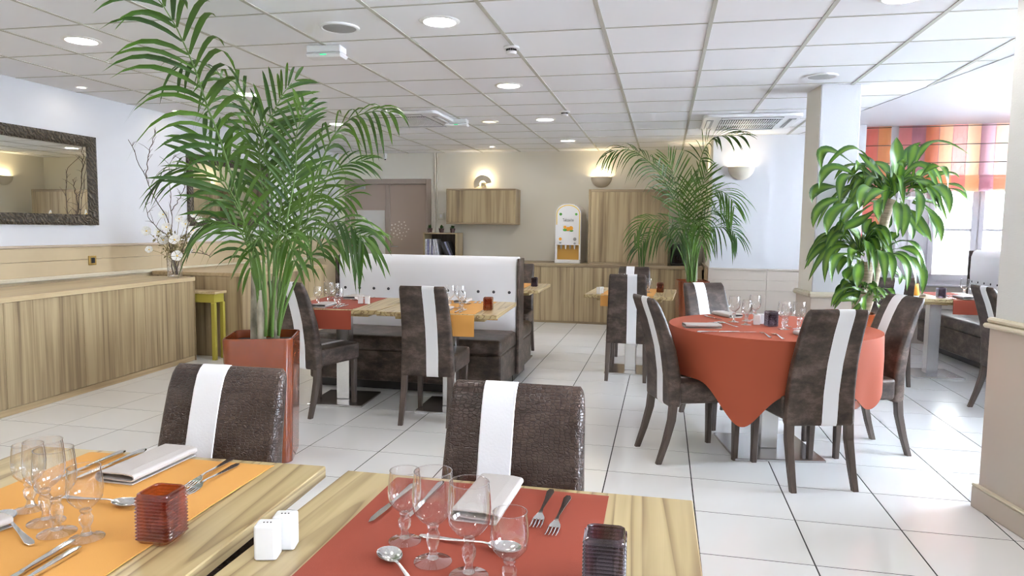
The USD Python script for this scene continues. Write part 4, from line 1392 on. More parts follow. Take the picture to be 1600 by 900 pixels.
T = 'the red booth table'
G3 = 'table ware on the red booth table'
setting(T, -2.41, 4.91, 5, -1, Z1, G3, False)
setting(T, -2.41, 4.91, 5, 1, Z1, G3, False)
for k, (x, y, big) in enumerate([(-2.47, 4.68, 0), (-2.42, 4.75, 1), (-2.34, 4.70, 1), (-2.27, 4.62, 0)]):
    (water if big else wine)('%s stemmed glass on the red booth table' % ('first', 'second', 'third', 'fourth')[k] + ' from the left', (x, y, Z1), 0, G3)
shaker('left white shaker on the red booth table', (-2.215, 4.86, Z1), 20)
shaker('right white shaker on the red booth table', (-2.165, 4.87, Z1 - .0035), 20)
T, G3 = 'the orange booth table', 'table ware on the orange booth table'
setting(T, -1.50, 4.91, 3, -1, Z1, G3, False)
setting(T, -1.50, 4.91, 3, 1, Z1, G3, False)
for k, (x, y, big) in enumerate([(-1.56, 4.86, 0), (-1.50, 4.82, 1), (-1.42, 4.80, 1), (-1.38, 4.72, 0)]):
    (water if big else wine)('%s stemmed glass on the orange booth table' % ('first', 'second', 'third', 'fourth')[k] + ' from the left', (x, y, Z1), 0, G3)
amber('amber ribbed candle holder on the orange booth table', (-1.205, 4.78, Z1 - .003), 4)
# round table
Z2, G3 = RH + .003, 'table ware on the round red table'
napkin('folded white napkin at the left of the round red table', (.235, 4.24, Z2), -78, G3)
napkin('folded white napkin at the back of the round red table', (.43, 4.86, Z2), 28, G3)
napkin('folded white napkin at the front right of the round red table', (.80, 4.02, Z2), 18, G3)
knife('knife lying in front of the left napkin on the round table', (.30, 4.05, Z2), -75, G3)
knife('second knife in front of the left napkin on the round table', (.42, 4.08, Z2), -78, G3)
knife('knife lying before the back napkin on the round table', (.33, 4.70, Z2), -152, G3)
spoon('spoon beside the left napkin on the round table', (.40, 4.38, Z2), 30, G3)
spoon('spoon near the back napkin on the round table', (.27, 4.40, Z2), -70, G3)
fork('left fork at the front of the round table', (.565, 4.02, Z2), 6, G3)
fork('right fork at the front of the round table', (.625, 3.99, Z2), 6, G3)
for k, (x, y, big, lb) in enumerate([(.445, 4.55, 1, 'leftmost tall glass'), (.505, 4.43, 0, 'small glass left of the shakers'), (.53, 4.62, 0, 'second small glass at the back left'), (.585, 4.68, 1, 'tall glass at the back'), (.70, 4.29, 1, 'tall glass right of the candle holder'), (.735, 4.42, 0, 'small glass at the right'), (.79, 4.33, 1, 'rightmost tall glass'), (.80, 4.18, 0, 'rightmost small glass')]):
    (water if big else wine)(lb + ' on the round red table', (x, y, Z2), 0, G3)
shaker('left white shaker on the round red table', (.572, 4.47, Z2), 0)
shaker('right white shaker on the round red table', (.60, 4.52, Z2), 0)
violet('violet ribbed candle holder on the round red table', (.648, 4.42, Z2), 20)
# far tables
shaker('left white shaker on the far table beside the second palm', (-.56, 6.30, .7505), 0)
shaker('right white shaker on the far table beside the second palm', (-.54, 6.35, .7505), 0)
amber('amber ribbed candle holder on the far table', (-.02, 6.66, .7505), 0)
setting('the far table', -.285, 6.62, -3, -1, Z1, 'table ware on the far table')
setting('the far table', -.285, 6.62, -3, 1, Z1, 'table ware on the far table')
violet('violet ribbed candle holder on the table behind the booth', (-1.26, 6.90, .7505), 0)
# window table
violet('grey glass candle holder on the window table', (2.47, 6.98, .7505), 3)
setting('the window table', 2.62, 7.22, 3, -1, Z1, 'table ware on the window table')
napkin('folded napkin at the left of the window table', (2.27, 7.1, .7505), 80)
wine('left stemmed glass on the window table', (2.30, 7.38, .7505))
water('second stemmed glass on the window table', (2.39, 7.42, .7505))
ts = thing('table_lamp', 'small orange paper shade on the window table behind the dracaena', 'candle lamp', (2.24, 6.95, .7505))
part('shade', lathe([(.045, .02), (.03, .125), (.028, .125), (.042, .022)], 20), M['print_orange'], ts, smooth=40)
part('base', lathe([(0, 0), (.04, 0), (.042, .018), (0, .018)], 20), M['ceramic'], ts, smooth=40)

# ------------------------------------------------------------------ plants
P1=[[(-2.26,3.6,0.69),(-2.27,3.5,1.23),(-2.3,3.32,1.77),(-2.31,3.22,1.95),(-2.3,3.12,2.11),(-2.3,3.02,2.24),(-2.32,2.92,2.36),(-2.34,2.8,2.44)],[(-2.24,3.65,0.69),(-2.26,3.75,1.38),(-2.32,3.75,1.84),(-2.4,3.68,2.05),(-2.47,3.58,2.17),(-2.51,3.45,2.22),(-2.54,3.32,2.15)],[(-2.22,3.65,0.69),(-2.28,3.7,1.38),(-2.34,3.75,1.81),(-2.3,3.85,2.02),(-2.28,3.95,2.16),(-2.22,4.0,2.24)],[(-2.17,3.6,0.7),(-2.11,3.65,1.38),(-2.08,3.7,1.67),(-2.09,3.72,1.84),(-2.07,3.75,1.95),(-2.06,3.78,2.04)],[(-2.16,3.6,0.7),(-1.99,3.55,1.31),(-1.81,3.5,1.69),(-1.72,3.48,1.83),(-1.61,3.45,1.9),(-1.47,3.4,1.92),(-1.32,3.35,1.89)],[(-2.17,3.62,0.69),(-2.12,3.7,1.23),(-2.03,3.8,1.53),(-1.93,3.85,1.65),(-1.82,3.88,1.71),(-1.71,3.9,1.72)],[(-2.12,3.55,0.71),(-2.01,3.5,1.06),(-1.83,3.42,1.27),(-1.68,3.38,1.36),(-1.56,3.34,1.33),(-1.47,3.3,1.21)],[(-2.15,3.6,0.7),(-2.04,3.6,1.01),(-1.88,3.6,1.22),(-1.72,3.58,1.28),(-1.54,3.55,1.28)],[(-2.24,3.55,0.7),(-2.21,3.5,1.05),(-2.26,3.42,1.41),(-2.33,3.38,1.58),(-2.38,3.34,1.73),(-2.41,3.3,1.82)],[(-2.28,3.6,0.69),(-2.29,3.6,1.08),(-2.4,3.6,1.43),(-2.53,3.58,1.61),(-2.67,3.55,1.66),(-2.79,3.5,1.62)],[(-2.23,3.52,0.71),(-2.2,3.46,1.02),(-2.23,3.38,1.29),(-2.31,3.32,1.35),(-2.43,3.28,1.3)],[(-2.13,3.5,0.71),(-2.04,3.4,1.06),(-1.93,3.28,1.29),(-1.83,3.18,1.27),(-1.77,3.12,1.12)],[(-2.17,3.5,0.71),(-2.11,3.4,1.1),(-2.06,3.28,1.27),(-2.02,3.18,1.24),(-2.01,3.12,1.08)],[(-2.22,3.62,0.69),(-2.19,3.66,1.16),(-2.18,3.7,1.45),(-2.17,3.74,1.68),(-2.16,3.76,1.81)],[(-2.25,3.62,0.69),(-2.3,3.7,1.15),(-2.37,3.85,1.46),(-2.44,3.95,1.7),(-2.55,4.02,1.85)],[(-2.18,3.6,0.7),(-2.1,3.62,1.09),(-1.98,3.62,1.34),(-1.84,3.6,1.47),(-1.66,3.56,1.5)],[(-2.24,3.65,0.69),(-2.29,3.8,1.07),(-2.35,4.0,1.34),(-2.3,4.15,1.51),(-2.2,4.25,1.55)],[(-2.26,3.62,0.69),(-2.33,3.7,1.08),(-2.54,3.9,1.34),(-2.75,4.05,1.5),(-2.96,4.15,1.46)]]
P2=[[(0.32,8.45,0.73),(0.22,8.4,1.33),(0.04,8.3,1.81),(-0.22,8.2,2.13),(-0.44,8.1,2.24),(-0.69,8.0,2.14)],[(0.33,8.45,0.73),(0.25,8.4,1.26),(0.15,8.4,1.7),(0.09,8.4,1.96),(0.01,8.4,2.18)],[(0.37,8.45,0.73),(0.33,8.4,1.41),(0.35,8.25,1.91),(0.39,8.1,2.18),(0.52,7.9,2.34),(0.79,7.7,2.32)],[(0.37,8.45,0.73),(0.39,8.35,1.33),(0.46,8.2,1.69),(0.56,8.1,1.78),(0.66,8.0,1.73),(0.74,7.9,1.58)],[(0.37,8.42,0.73),(0.42,8.3,1.19),(0.54,8.15,1.37),(0.67,8.05,1.37),(0.78,7.95,1.25)],[(0.3,8.42,0.73),(0.21,8.3,1.18),(0.01,8.2,1.44),(-0.19,8.1,1.45),(-0.33,8.0,1.27)],[(0.29,8.42,0.73),(0.17,8.3,1.11),(-0.02,8.2,1.31),(-0.18,8.1,1.25),(-0.29,8.0,1.07)],[(0.33,8.4,0.73),(0.32,8.25,1.19),(0.33,8.05,1.44),(0.37,7.9,1.4),(0.4,7.8,1.16)],[(0.33,8.4,0.73),(0.28,8.25,1.19),(0.21,8.05,1.4),(0.18,7.9,1.37),(0.16,7.8,1.16)],[(0.34,8.45,0.73),(0.34,8.45,1.26),(0.37,8.42,1.63),(0.43,8.4,1.89),(0.47,8.38,2.05)],[(0.32,8.45,0.73),(0.24,8.5,1.22),(0.08,8.6,1.6),(-0.11,8.65,1.79),(-0.29,8.7,1.79)],[(0.35,8.45,0.73),(0.36,8.4,1.18),(0.44,8.3,1.44),(0.57,8.2,1.55),(0.72,8.1,1.44)],[(0.34,8.4,0.74),(0.29,8.3,1.26),(0.26,8.2,1.62),(0.27,8.1,1.83),(0.33,8.05,1.93)]]
DL=[[(1.66,5.68,1.63),(1.63,5.6,1.84),(1.62,5.58,2.02)],[(1.68,5.65,1.61),(1.62,5.45,1.78),(1.63,5.4,1.85)],[(1.66,5.68,1.63),(1.51,5.6,1.78),(1.37,5.58,1.91)],[(1.6,5.68,1.63),(1.19,5.6,1.93),(1.13,5.58,1.77)],[(1.53,5.67,1.68),(1.34,5.55,1.94),(1.12,5.52,1.76)],[(1.51,5.66,1.65),(1.2,5.5,1.8),(1.09,5.46,1.64)],[(1.45,5.64,1.63),(1.35,5.4,1.81),(1.3,5.34,1.76)],[(1.48,5.64,1.68),(1.25,5.4,1.73),(1.21,5.34,1.53)],[(1.45,5.68,1.63),(1.14,5.6,1.66),(1.07,5.58,1.54)],[(1.44,5.65,1.58),(1.14,5.45,1.54),(1.05,5.4,1.36)],[(1.42,5.63,1.56),(1.18,5.35,1.48),(1.12,5.28,1.31)],[(1.63,5.62,1.63),(1.43,5.3,1.61),(1.33,5.22,1.5)],[(1.54,5.61,1.63),(1.34,5.25,1.63),(1.29,5.16,1.48)],[(1.58,5.61,1.58),(1.43,5.25,1.52),(1.42,5.16,1.4)],[(1.65,5.6,1.58),(1.54,5.2,1.48),(1.52,5.1,1.31)],[(1.67,5.61,1.58),(1.6,5.25,1.48),(1.57,5.16,1.3)],[(1.71,5.6,1.61),(1.67,5.2,1.59),(1.63,5.1,1.37)],[(1.73,5.62,1.63),(1.8,5.3,1.79),(1.85,5.22,1.62)],[(1.77,5.68,1.68),(1.84,5.6,1.97),(2.1,5.58,1.89)],[(1.73,5.7,1.75),(1.77,5.7,1.91),(1.78,5.7,1.98)],[(1.71,5.72,1.78),(1.77,5.8,1.92),(1.86,5.82,2.01)],[(1.78,5.7,1.7),(1.99,5.7,1.77),(2.09,5.7,1.73)],[(1.78,5.63,1.65),(1.85,5.35,1.64),(1.89,5.28,1.46)],[(1.83,5.67,1.66),(2.02,5.55,1.67),(2.09,5.52,1.53)],[(1.84,5.69,1.63),(2.08,5.65,1.63),(2.16,5.64,1.4)],[(1.81,5.72,1.59),(1.99,5.8,1.54),(2.06,5.82,1.45)],[(1.77,5.64,1.56),(1.84,5.4,1.44),(1.87,5.34,1.27)],[(1.8,5.67,1.56),(1.87,5.55,1.47),(1.89,5.52,1.28)],[(1.72,5.62,1.54),(1.71,5.3,1.42),(1.77,5.22,1.27)],[(1.7,5.64,1.54),(1.7,5.4,1.42),(1.77,5.34,1.3)],[(1.6,5.74,1.64),(1.57,5.9,1.72),(1.55,5.94,1.77)],[(1.62,5.74,1.61),(1.51,5.9,1.5),(1.43,5.94,1.4)],[(1.77,5.75,1.64),(1.92,5.95,1.79),(2.07,6.0,1.77)],[(1.69,5.77,1.64),(1.81,6.05,1.8),(1.93,6.12,1.71)],[(1.74,5.76,1.59),(1.99,6.0,1.58),(2.11,6.06,1.5)],[(1.65,5.76,1.64),(1.66,6.0,1.85),(1.54,6.06,1.84)],[(1.53,5.66,1.56),(1.34,5.5,1.51),(1.24,5.46,1.34)],[(1.66,5.72,1.55),(1.65,5.8,1.42),(1.63,5.82,1.35)],[(1.7,5.71,1.55),(1.79,5.75,1.4),(1.82,5.76,1.28)],[(1.59,5.64,1.55),(1.35,5.4,1.41),(1.24,5.34,1.35)],[(1.48,5.66,1.18),(1.37,5.5,1.32),(1.23,5.46,1.44)],[(1.47,5.68,1.16),(1.25,5.6,1.24),(1.07,5.58,0.96)],[(1.45,5.66,1.16),(1.22,5.5,1.21),(1.16,5.46,0.96)],[(1.44,5.63,1.13),(1.21,5.35,1.16),(1.17,5.28,0.97)],[(1.45,5.66,1.12),(1.29,5.5,1.13),(1.25,5.46,1.02)],[(1.46,5.62,1.16),(1.3,5.3,1.21),(1.28,5.22,1.13)],[(1.44,5.64,1.11),(1.3,5.4,1.05),(1.28,5.34,0.99)],[(1.45,5.6,1.13),(1.32,5.2,1.08),(1.29,5.1,0.95)],[(1.5,5.6,1.16),(1.46,5.2,1.19),(1.46,5.1,0.97)],[(1.52,5.62,1.16),(1.53,5.3,1.17),(1.54,5.22,1.0)],[(1.56,5.69,1.2),(1.65,5.65,1.3),(1.67,5.64,1.34)],[(1.54,5.71,1.23),(1.54,5.75,1.34),(1.56,5.76,1.42)],[(1.5,5.72,1.23),(1.5,5.8,1.35),(1.55,5.82,1.44)],[(1.58,5.66,1.18),(1.72,5.5,1.27),(1.83,5.46,1.07)],[(1.58,5.68,1.18),(1.77,5.6,1.21),(1.84,5.58,1.07)],[(1.57,5.64,1.16),(1.67,5.4,1.17),(1.73,5.34,0.95)],[(1.58,5.67,1.16),(1.7,5.55,1.14),(1.73,5.52,0.91)],[(1.57,5.71,1.13),(1.72,5.75,1.06),(1.75,5.76,0.94)],[(1.58,5.68,1.16),(1.8,5.6,1.12),(1.85,5.58,0.88)],[(1.51,5.76,1.23),(1.71,6.0,1.3),(1.82,6.06,1.22)],[(1.56,5.74,1.11),(1.74,5.9,1.03),(1.87,5.94,0.96)],[(1.51,5.72,1.11),(1.44,5.8,1.0),(1.38,5.82,0.9)],[(1.53,5.66,0.87),(1.31,5.5,0.92),(1.21,5.46,0.78)],[(1.53,5.68,0.86),(1.36,5.6,0.87),(1.26,5.58,0.75)],[(1.51,5.64,0.85),(1.33,5.4,0.85),(1.24,5.34,0.84)],[(1.55,5.66,0.87),(1.59,5.5,0.93),(1.64,5.46,0.87)],[(1.53,5.63,0.9),(1.49,5.35,0.94),(1.53,5.28,0.86)],[(1.54,5.64,0.85),(1.56,5.4,0.85),(1.57,5.34,0.74)],[(1.54,5.64,0.83),(1.52,5.4,0.81),(1.52,5.34,0.73)],[(1.57,5.68,0.87),(1.64,5.6,0.87),(1.66,5.58,0.76)],[(1.5,5.64,0.85),(1.38,5.4,0.8),(1.34,5.34,0.75)],[(1.52,5.63,0.9),(1.4,5.35,0.85),(1.4,5.28,0.76)]]
DT=[[(1.45,5.7,0.74),(1.46,5.7,0.85),(1.5,5.7,0.96),(1.51,5.7,1.11)],[(1.52,5.75,0.72),(1.57,5.75,0.96),(1.6,5.74,1.25),(1.62,5.72,1.47),(1.65,5.7,1.58)]]
BR=[[(-4.58,5.85,1.03),(-4.64,5.85,1.36),(-4.75,5.8,1.6),(-4.8,5.77,1.76),(-4.87,5.75,1.93),(-4.94,5.73,2.12)],[(-4.8,5.77,1.76),(-4.8,5.8,1.94),(-4.75,5.83,2.15),(-4.74,5.85,2.22)],[(-4.65,5.85,1.21),(-4.72,5.75,1.33),(-4.78,5.73,1.48),(-4.78,5.73,1.54)],[(-4.55,5.9,1.03),(-4.49,5.9,1.21),(-4.47,5.93,1.37),(-4.44,5.95,1.64),(-4.47,5.95,1.86),(-4.63,5.95,1.99)],[(-4.6,5.85,1.06),(-4.64,5.9,1.4),(-4.67,5.93,1.7),(-4.69,5.95,1.88),(-4.61,5.95,2.0)],[(-4.64,5.9,1.46),(-4.55,5.95,1.64),(-4.51,5.97,1.77)],[(-4.53,5.85,1.03),(-4.35,5.8,1.07),(-4.19,5.75,1.06),(-4.1,5.73,1.03)]]
FL=[((-4.795), (5.748), (1.265)), ((-4.732), (5.698), (1.091)), ((-4.415), (5.648), (1.187)), ((-4.393), (5.648), (1.04)), ((-4.657), (5.798), (1.181)), ((-4.516), (5.848), (1.383)), ((-4.711), (5.798), (1.26)), ((-4.329), (5.798), (1.276)), ((-4.578), (5.748), (1.303)), ((-4.355), (5.848), (1.427)), ((-4.338), (5.898), (1.38)), ((-4.195), (5.898), (1.351)), ((-4.329), (5.948), (1.289)), ((-4.524), (5.948), (1.336)), ((-4.729), (5.898), (1.425)), ((-4.376), (5.798), (1.083))]
VASE=(-4.62,5.90)


def unit(v):
    v = np.asarray(v, float)
    return v / (np.linalg.norm(v) + 1e-12)


def leaflet(base, d, L, w, droop, nrm, seg=6, curl=0.0):
    t = np.linspace(0, 1, seg + 1)
    prof = np.clip(1.42 * t ** .5 * (1 - t) ** .62, 0, 1)
    prof[0] = .25
    v = []
    side = unit(np.cross(d, nrm))
    for i, u in enumerate(t):
        c = base + d * L * u * (1 - .22 * droop * u) + np.array([0, 0, -1.0]) * droop * L * u ** 2.2 * .75
        hw = w / 2 * prof[i]
        v += [c - side * hw + nrm * hw * .35, c, c + side * hw + nrm * hw * .35]
    f = []
    for i in range(seg):
        a = 3 * i
        f += [(a, a + 1, a + 4), (a, a + 4, a + 3), (a + 1, a + 2, a + 5), (a + 1, a + 5, a + 4)]
    return trimesh.Trimesh(np.array(v), np.array(f), process=False)


def frond(plant, pts, L, w, n, start, droop, single, matname, seed, r0=.009, ref=(0, -.72, .70)):
    r_ = random.Random(seed)
    N = 60
    c = spline(pts, N)
    tan = np.gradient(c, axis=0)
    rs = np.linspace(r0, r0 * .22, N)
    fr = part('frond', tube(c[::3], rs[::3], 6), M['rachis'], plant, smooth=True)
    bits = []
    for k in range(n):
        u = start + (1 - start) * (k + .5) / n
        i = min(int(u * (N - 1)), N - 1)
        T_ = unit(tan[i])
        S = unit(np.cross(T_, np.array(ref)))
        nr = unit(np.cross(S, T_))
        x = (u - start) / (1 - start)
        ln = L * (math.sin(math.pi * (.16 + .78 * x)) ** .6) * (.88 + .24 * r_.random())
        for sg in (-1, 1):
            ang = math.radians(40 + 24 * x + 10 * (r_.random() - .5))
            d = unit(S * sg * math.cos(ang) + T_ * math.sin(ang) + nr * (.25 - .2 * x + .15 * (r_.random() - .5)))
            bits.append(leaflet(c[i] + S * sg * .003, d, ln, w * (.8 + .35 * r_.random()), droop * (.7 + .6 * r_.random()), nr))
    if single:
        for b in bits:
            part('leaflet', b, M[matname if r_.random() < .6 else 'palm_leaf_b'], fr, smooth=True)
    else:
        part('leaflets', cat_(bits), M[matname], fr, smooth=True, kind='stuff')


def square_pot(label, loc, rot, w0, w1, h):
    t = thing('plant_pot', label, 'plant pot', loc, rot)
    secs = [rrect(w0 * k, w0 * k, .045, 6, 0, 0, z) for k, z in ((.95, 0), (1, .008))] + [rrect(w0 + (w1 - w0) * u, w0 + (w1 - w0) * u, .05, 6, 0, 0, .008 + (h - .016) * u) for u in (.33, .66, 1)]
    secs += [rrect(w1 - .008, w1 - .008, .048, 6, 0, 0, h), rrect(w1 - .022, w1 - .022, .042, 6, 0, 0, h), rrect(w1 - .03, w1 - .03, .04, 6, 0, 0, h - .06)]
    part('vessel', loft(secs), M['pot_glaze'], t, smooth=35)
    part('soil', pad(w1 - .034, w1 - .034, h - .075, h - .045, .04, .006), M['soil'], t)
    return t


square_pot('tall square terracotta glazed pot of the big palm, left of centre', (-2.225, 3.56, 0), 22, .345, .375, .712)
pa = thing('palm', 'big kentia palm reaching the ceiling, left of centre', 'palm')
for (x, y), (dx, dy), hh in (((-2.27, 3.55), (.0, .0), .95), ((-2.17, 3.60), (.0, .02), .92), ((-2.20, 3.51), (.0, -.02), .85)):
    part('stem', tube([(x, y, .66), (x + dx * .3, y + dy * .3, .8), (x + dx, y + dy, hh + .12)], [.026, .022, .014], 10), M['bark_palm'], pa, smooth=True)
spec1 = [(.52, .044, 17, .50, .75, True), (.38, .034, 15, .52, 1.0, True), (.36, .030, 19, .50, .30, True), (.32, .030, 14, .55, .3, True), (.34, .034, 13, .55, .9, True), (.32, .030, 14, .45, .5, True), (.34, .032, 13, .45, .85, True), (.32, .030, 13, .45, .6, True),
         (.42, .034, 10, .50, .3, True), (.38, .032, 11, .55, .7, True), (.32, .030, 11, .50, .8, True), (.22, .034, 9, .50, .7, False), (.20, .032, 9, .50, .7, False), (.32, .030, 13, .45, .3, False), (.34, .030, 13, .45, .35, False), (.32, .028, 13, .42, .4, False), (.34, .028, 13, .45, .45, False), (.34, .028, 12, .5, .5, False)]
nsing = 0
for k, (pts, (L, w, n, st, dr, sg)) in enumerate(zip(P1, spec1)):
    sg = sg and nsing + 2 * n <= 300
    nsing += 2 * n if sg else 0
    frond(pa, pts, L, w, n, st, dr, sg, 'palm_leaf', 100 + k, ref=(.50, -.84, -.12) if k in (0, 2, 3, 13, 14) else (0, -.72, .70))
square_pot('tall terracotta glazed pot of the second palm by the pier', (.345, 8.62, 0), 8, .30, .37, .735)
pb = thing('palm', 'second kentia palm by the pier at the back', 'palm')
for (x, y), (dx, dy), hh in (((.31, 8.60), (-.02, .0), .95), ((.37, 8.64), (.02, .02), .92)):
    part('stem', tube([(x, y, .66), (x + dx * .3, y + dy * .3, .8), (x + dx, y + dy, hh + .14)], [.04, .034, .02], 10), M['bark_palm'], pb, smooth=True)
spec2 = [(.42, .026, 24, .45, .85), (.46, .024, 20, .45, .15), (.42, .026, 16, .66, .5), (.40, .026, 15, .60, .95), (.38, .026, 15, .50, .9), (.36, .026, 15, .50, .8), (.34, .026, 14, .50, .9), (.34, .032, 13, .45, .9), (.34, .032, 12, .45, .9), (.42, .026, 14, .50, .25), None, (.34, .026, 13, .5, .6), (.38, .026, 13, .45, .35)]
P2, spec2 = [p for p, q_ in zip(P2, spec2) if q_], [q_ for q_ in spec2 if q_]
for k, (pts, (L, w, n, st, dr)) in enumerate(zip(P2, spec2)):
    frond(pb, pts, L, w, n, st, dr, False, 'palm_leaf' if k % 2 else 'palm_leaf_b', 300 + k, r0=.011)

pt = thing('plant_pot', 'tall round terracotta glazed pot of the dracaena, behind the red round table', 'plant pot', (1.385, 5.70, 0))
part('vessel', lathe([(0, 0), (.115, 0), (.125, .02), (.155, .30), (.185, .60), (.196, .715), (.194, .727), (.184, .727), (.176, .66), (0, .66)], 40), M['pot_glaze'], pt, smooth=35)
part('soil', lathe([(0, .661), (.174, .661), (.170, .675), (0, .68)], 28), M['soil'], pt)
dra = thing('dracaena', 'leafy dracaena with two canes and striped leaves before the column', 'houseplant')
for pts, r in zip(DT, (.040, .034)):
    part('cane', tube(spline(pts, 12), r, 10), M['bark_cane'], dra, smooth=True)


def cane_leaf(p0, p1, p2, w, seed):
    r_ = random.Random(seed)
    p0, p1, p2 = map(np.array, (p0, p1, p2))
    ctl = 2 * p1 - .5 * (p0 + p2)
    seg = 14
    v, st = [], []
    ph, tw = r_.random() * 6, (r_.random() - .5) * 1.2
    view = np.array([.24, -.95, .25])
    for i in range(seg + 1):
        u = i / seg
        c = (1 - u) ** 2 * p0 + 2 * u * (1 - u) * ctl + u * u * p2
        d = unit(2 * (1 - u) * (ctl - p0) + 2 * u * (p2 - ctl))
        up_ = unit(np.array([0, 0, 1.0]) + .9 * view)
        s = np.cross(d, up_)
        if np.linalg.norm(s) < .2:
            s = np.cross(d, view)
        s = unit(s)
        nn = np.cross(s, d)
        a = tw * u
        s, nn = s * math.cos(a) + nn * math.sin(a), nn * math.cos(a) - s * math.sin(a)
        prof = (.16 + .84 * math.sin(math.pi / 2 * min(1, max(0, (u - .12) / .46))) ** 1.4) * (1 if u < .62 else max(.0, 1 - ((u - .62) / .38) ** 1.9))
        hw = w / 2 * prof
        wav = .013 * math.sin(u * 11 + ph)
        for q_, h_ in ((-1, .22), (-.5, .04), (0, -.05), (.5, .04), (1, .22)):
            v.append(c + s * hw * q_ + nn * (h_ * hw + wav * q_ * (1 - u)))
            st.append(abs(q_))
    f = []
    for i in range(seg):
        for j in range(4):
            a = 5 * i + j
            f += [(a, a + 1, a + 6), (a, a + 6, a + 5)]
    return trimesh.Trimesh(np.array(v), np.array(f), process=False), st


r_ = random.Random(5)
for k, (a, b, c) in enumerate(DL):
    if k >= 62:
        w = .042
    else:
        w = .060 + .022 * r_.random()
    if k == 0:
        w = .105
    m, st = cane_leaf(a, b, c, w, k)
    part('leaf', m, M['cane_leaf'], dra, smooth=True, stripe=st)
extra = random.Random(8)
for (cx, cy, cz), num, R in (((1.62, 5.70, 1.58), 40, .55), ((1.44, 5.68, 1.17), 34, .44), ((1.45, 5.72, .86), 22, .24)):
    for k in range(num):   # leaves turned away from the camera and into the crown
        a, e = extra.random() * 6.283, .2 + extra.random() * .9
        L = R * (.7 + .4 * extra.random())
        p0 = np.array([cx, cy, cz])
        d = np.array([math.cos(a) * math.cos(e), .75 * math.sin(a) * math.cos(e), math.sin(e)])
        p1 = p0 + d * L * .55
        p2 = p0 + d * L * .95 + [0, 0, -.45 * L - .35 * L * extra.random()]
        m, st = cane_leaf(p0, p1, p2, .058, 900 + k)
        part('leaf', m, M['cane_leaf'], dra, smooth=True, stripe=st)

# vase with branches and white blossoms on the sideboard
VX, VY = VASE
va = thing('vase', 'clear glass cylinder vase at the end of the long sideboard', 'vase', (VX, VY, .822))
part('glass', lathe([(0, 0), (.062, 0), (.068, .01), (.074, .235), (.071, .235), (.064, .012), (0, .012)], 30), M['clear_glass'], va, smooth=40)
names = ['tall bare forked branch leaning left out of the vase', 'upright twig tip forking from the tall branch in the vase', 'short bare branch leaning left in the vase', 'thin curling branch at the right of the vase', 'thin upright branch behind the mirror side of the vase', 'wispy side twig beside the second mirror', 'low branch leaning right over the vase']
for k, pts in enumerate(BR):
    pts = [tuple(p) for p in pts]
    if k not in (1, 5):
        pts = [(VX + .02 * math.cos(k * 2), VY + .02 * math.sin(k * 2), .85)] + pts
    cc = spline(pts, 22)
    cc = cc + .006 * np.c_[np.sin(np.arange(22) * 1.7 + k), np.cos(np.arange(22) * 1.3), np.zeros(22)]
    t = thing('branch', names[k], 'branch')
    part('bough', tube(cc, np.linspace(.0065 if k in (0, 2) else .0042, .0022, 22), 6), M['twig'], t, smooth=True)
    rr = random.Random(k)
    tw = []
    for q_ in range(9 if k else 6):
        i = rr.randrange(7, 21)
        d = unit([rr.random() - .5, (rr.random() - .5) * .5, .5 * rr.random() + .1])
        L = .04 + .08 * rr.random()
        tw.append(tube([cc[i], cc[i] + d * L * .5 + [0, 0, .008], cc[i] + d * L], [.002, .0016, .0008], 5))
    part('twigs', cat_(tw), M['twig'], t, kind='stuff')
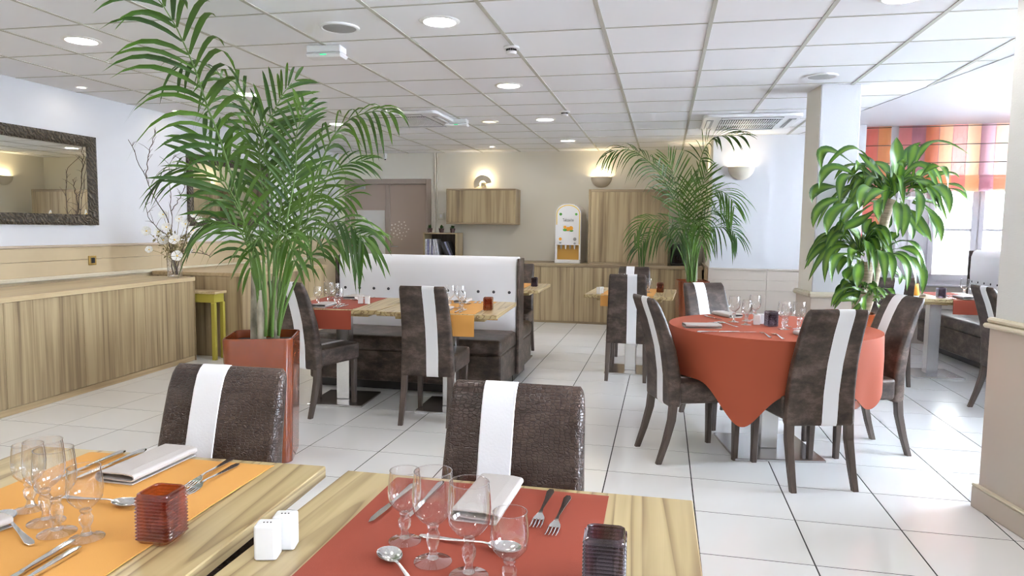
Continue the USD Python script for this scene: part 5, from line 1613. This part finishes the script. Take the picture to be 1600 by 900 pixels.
for k in range(6):
    rr = random.Random(40 + k)
    a = k * 1.05
    t = thing('sprig', 'dry leafy sprig in the vase, %s' % ('front', 'right front', 'right back', 'back', 'left back', 'left front')[k], 'foliage', group='dry sprigs in the vase')
    p0 = np.array([VX, VY, .87])
    tip = p0 + np.array([.16 * math.cos(a - 1.2), .14 * math.sin(a - 1.2), .30 + .12 * rr.random()])
    cc = spline([p0, p0 * .45 + tip * .55 + [0, 0, .06], tip], 14)
    part('stalk', tube(cc, .0025, 5), M['dry_sprig'], t)
    lv = []
    for q_ in range(70):
        i = rr.randrange(5, 14)
        d = unit([rr.random() - .5, rr.random() - .5, rr.random() - .4])
        b0 = cc[i] + d * .01 + np.array([rr.random() - .5, rr.random() - .5, rr.random() - .5]) * .07
        s = unit(np.cross(d, [.3, .5, .8]))
        L = .030 + .022 * rr.random()
        lv.append(trimesh.Trimesh([b0, b0 + d * L * .5 + s * .009, b0 + d * L * .5 - s * .009, b0 + d * L], [(0, 1, 2), (1, 3, 2)], process=False))
    part('leaves', cat_(lv), M['dry_sprig'], t, kind='stuff')
where = ['far left, high', 'far left, lowest', 'front centre, largest', 'front, lowest', 'left of centre', 'upper centre', 'left, upper', 'right of centre', 'just left of the largest', 'right, high', 'upper right', 'far right', 'right, in front of the mirror', 'centre right, high', 'upper left', 'lower right']
for k, (x, y, z) in enumerate(FL):
    rr = random.Random(70 + k)
    t = thing('white_flower', 'white open blossom in the vase bouquet, %s' % where[k], 'flower', group='white blossoms in the vase')
    c = np.array([x, y, z])
    R = .030 + .018 * rr.random() if k not in (2, 3) else .052
    face = unit(np.array([.45, -.8, .25]) + .45 * np.array([rr.random() - .5, rr.random() - .5, rr.random() - .5]))
    u_ = unit(np.cross(face, [0, 0, 1.0])); w_ = np.cross(u_, face)
    part('stalk', tube(spline([(VX, VY, .88), ((VX + x) / 2, (VY + y) / 2, (.95 + z) / 2 + .03), c - face * .008], 10), .002, 5), M['dry_sprig'], t)
    for q_ in range(5):
        a = q_ * 2 * math.pi / 5 + k
        V_ = [c]
        for rad, dev, lift in ((.45, -.55, .1), (.5, 0, .05), (.45, .55, .1), (.95, -.58, .28), (1.02, 0, .22), (.95, .58, .28)):
            V_.append(c + R * rad * (u_ * math.cos(a + dev) + w_ * math.sin(a + dev)) + face * R * lift)
        part('petal', trimesh.Trimesh(V_, [(0, 1, 2), (0, 2, 3), (1, 4, 5), (1, 5, 2), (2, 5, 6), (2, 6, 3)], process=False), M['petal'], t, smooth=True)
    b = trimesh.creation.icosphere(1, R * .17)
    b.apply_translation(c + face * R * .1)
    part('flower_centre', b, M['print_yellow'], t, smooth=True)
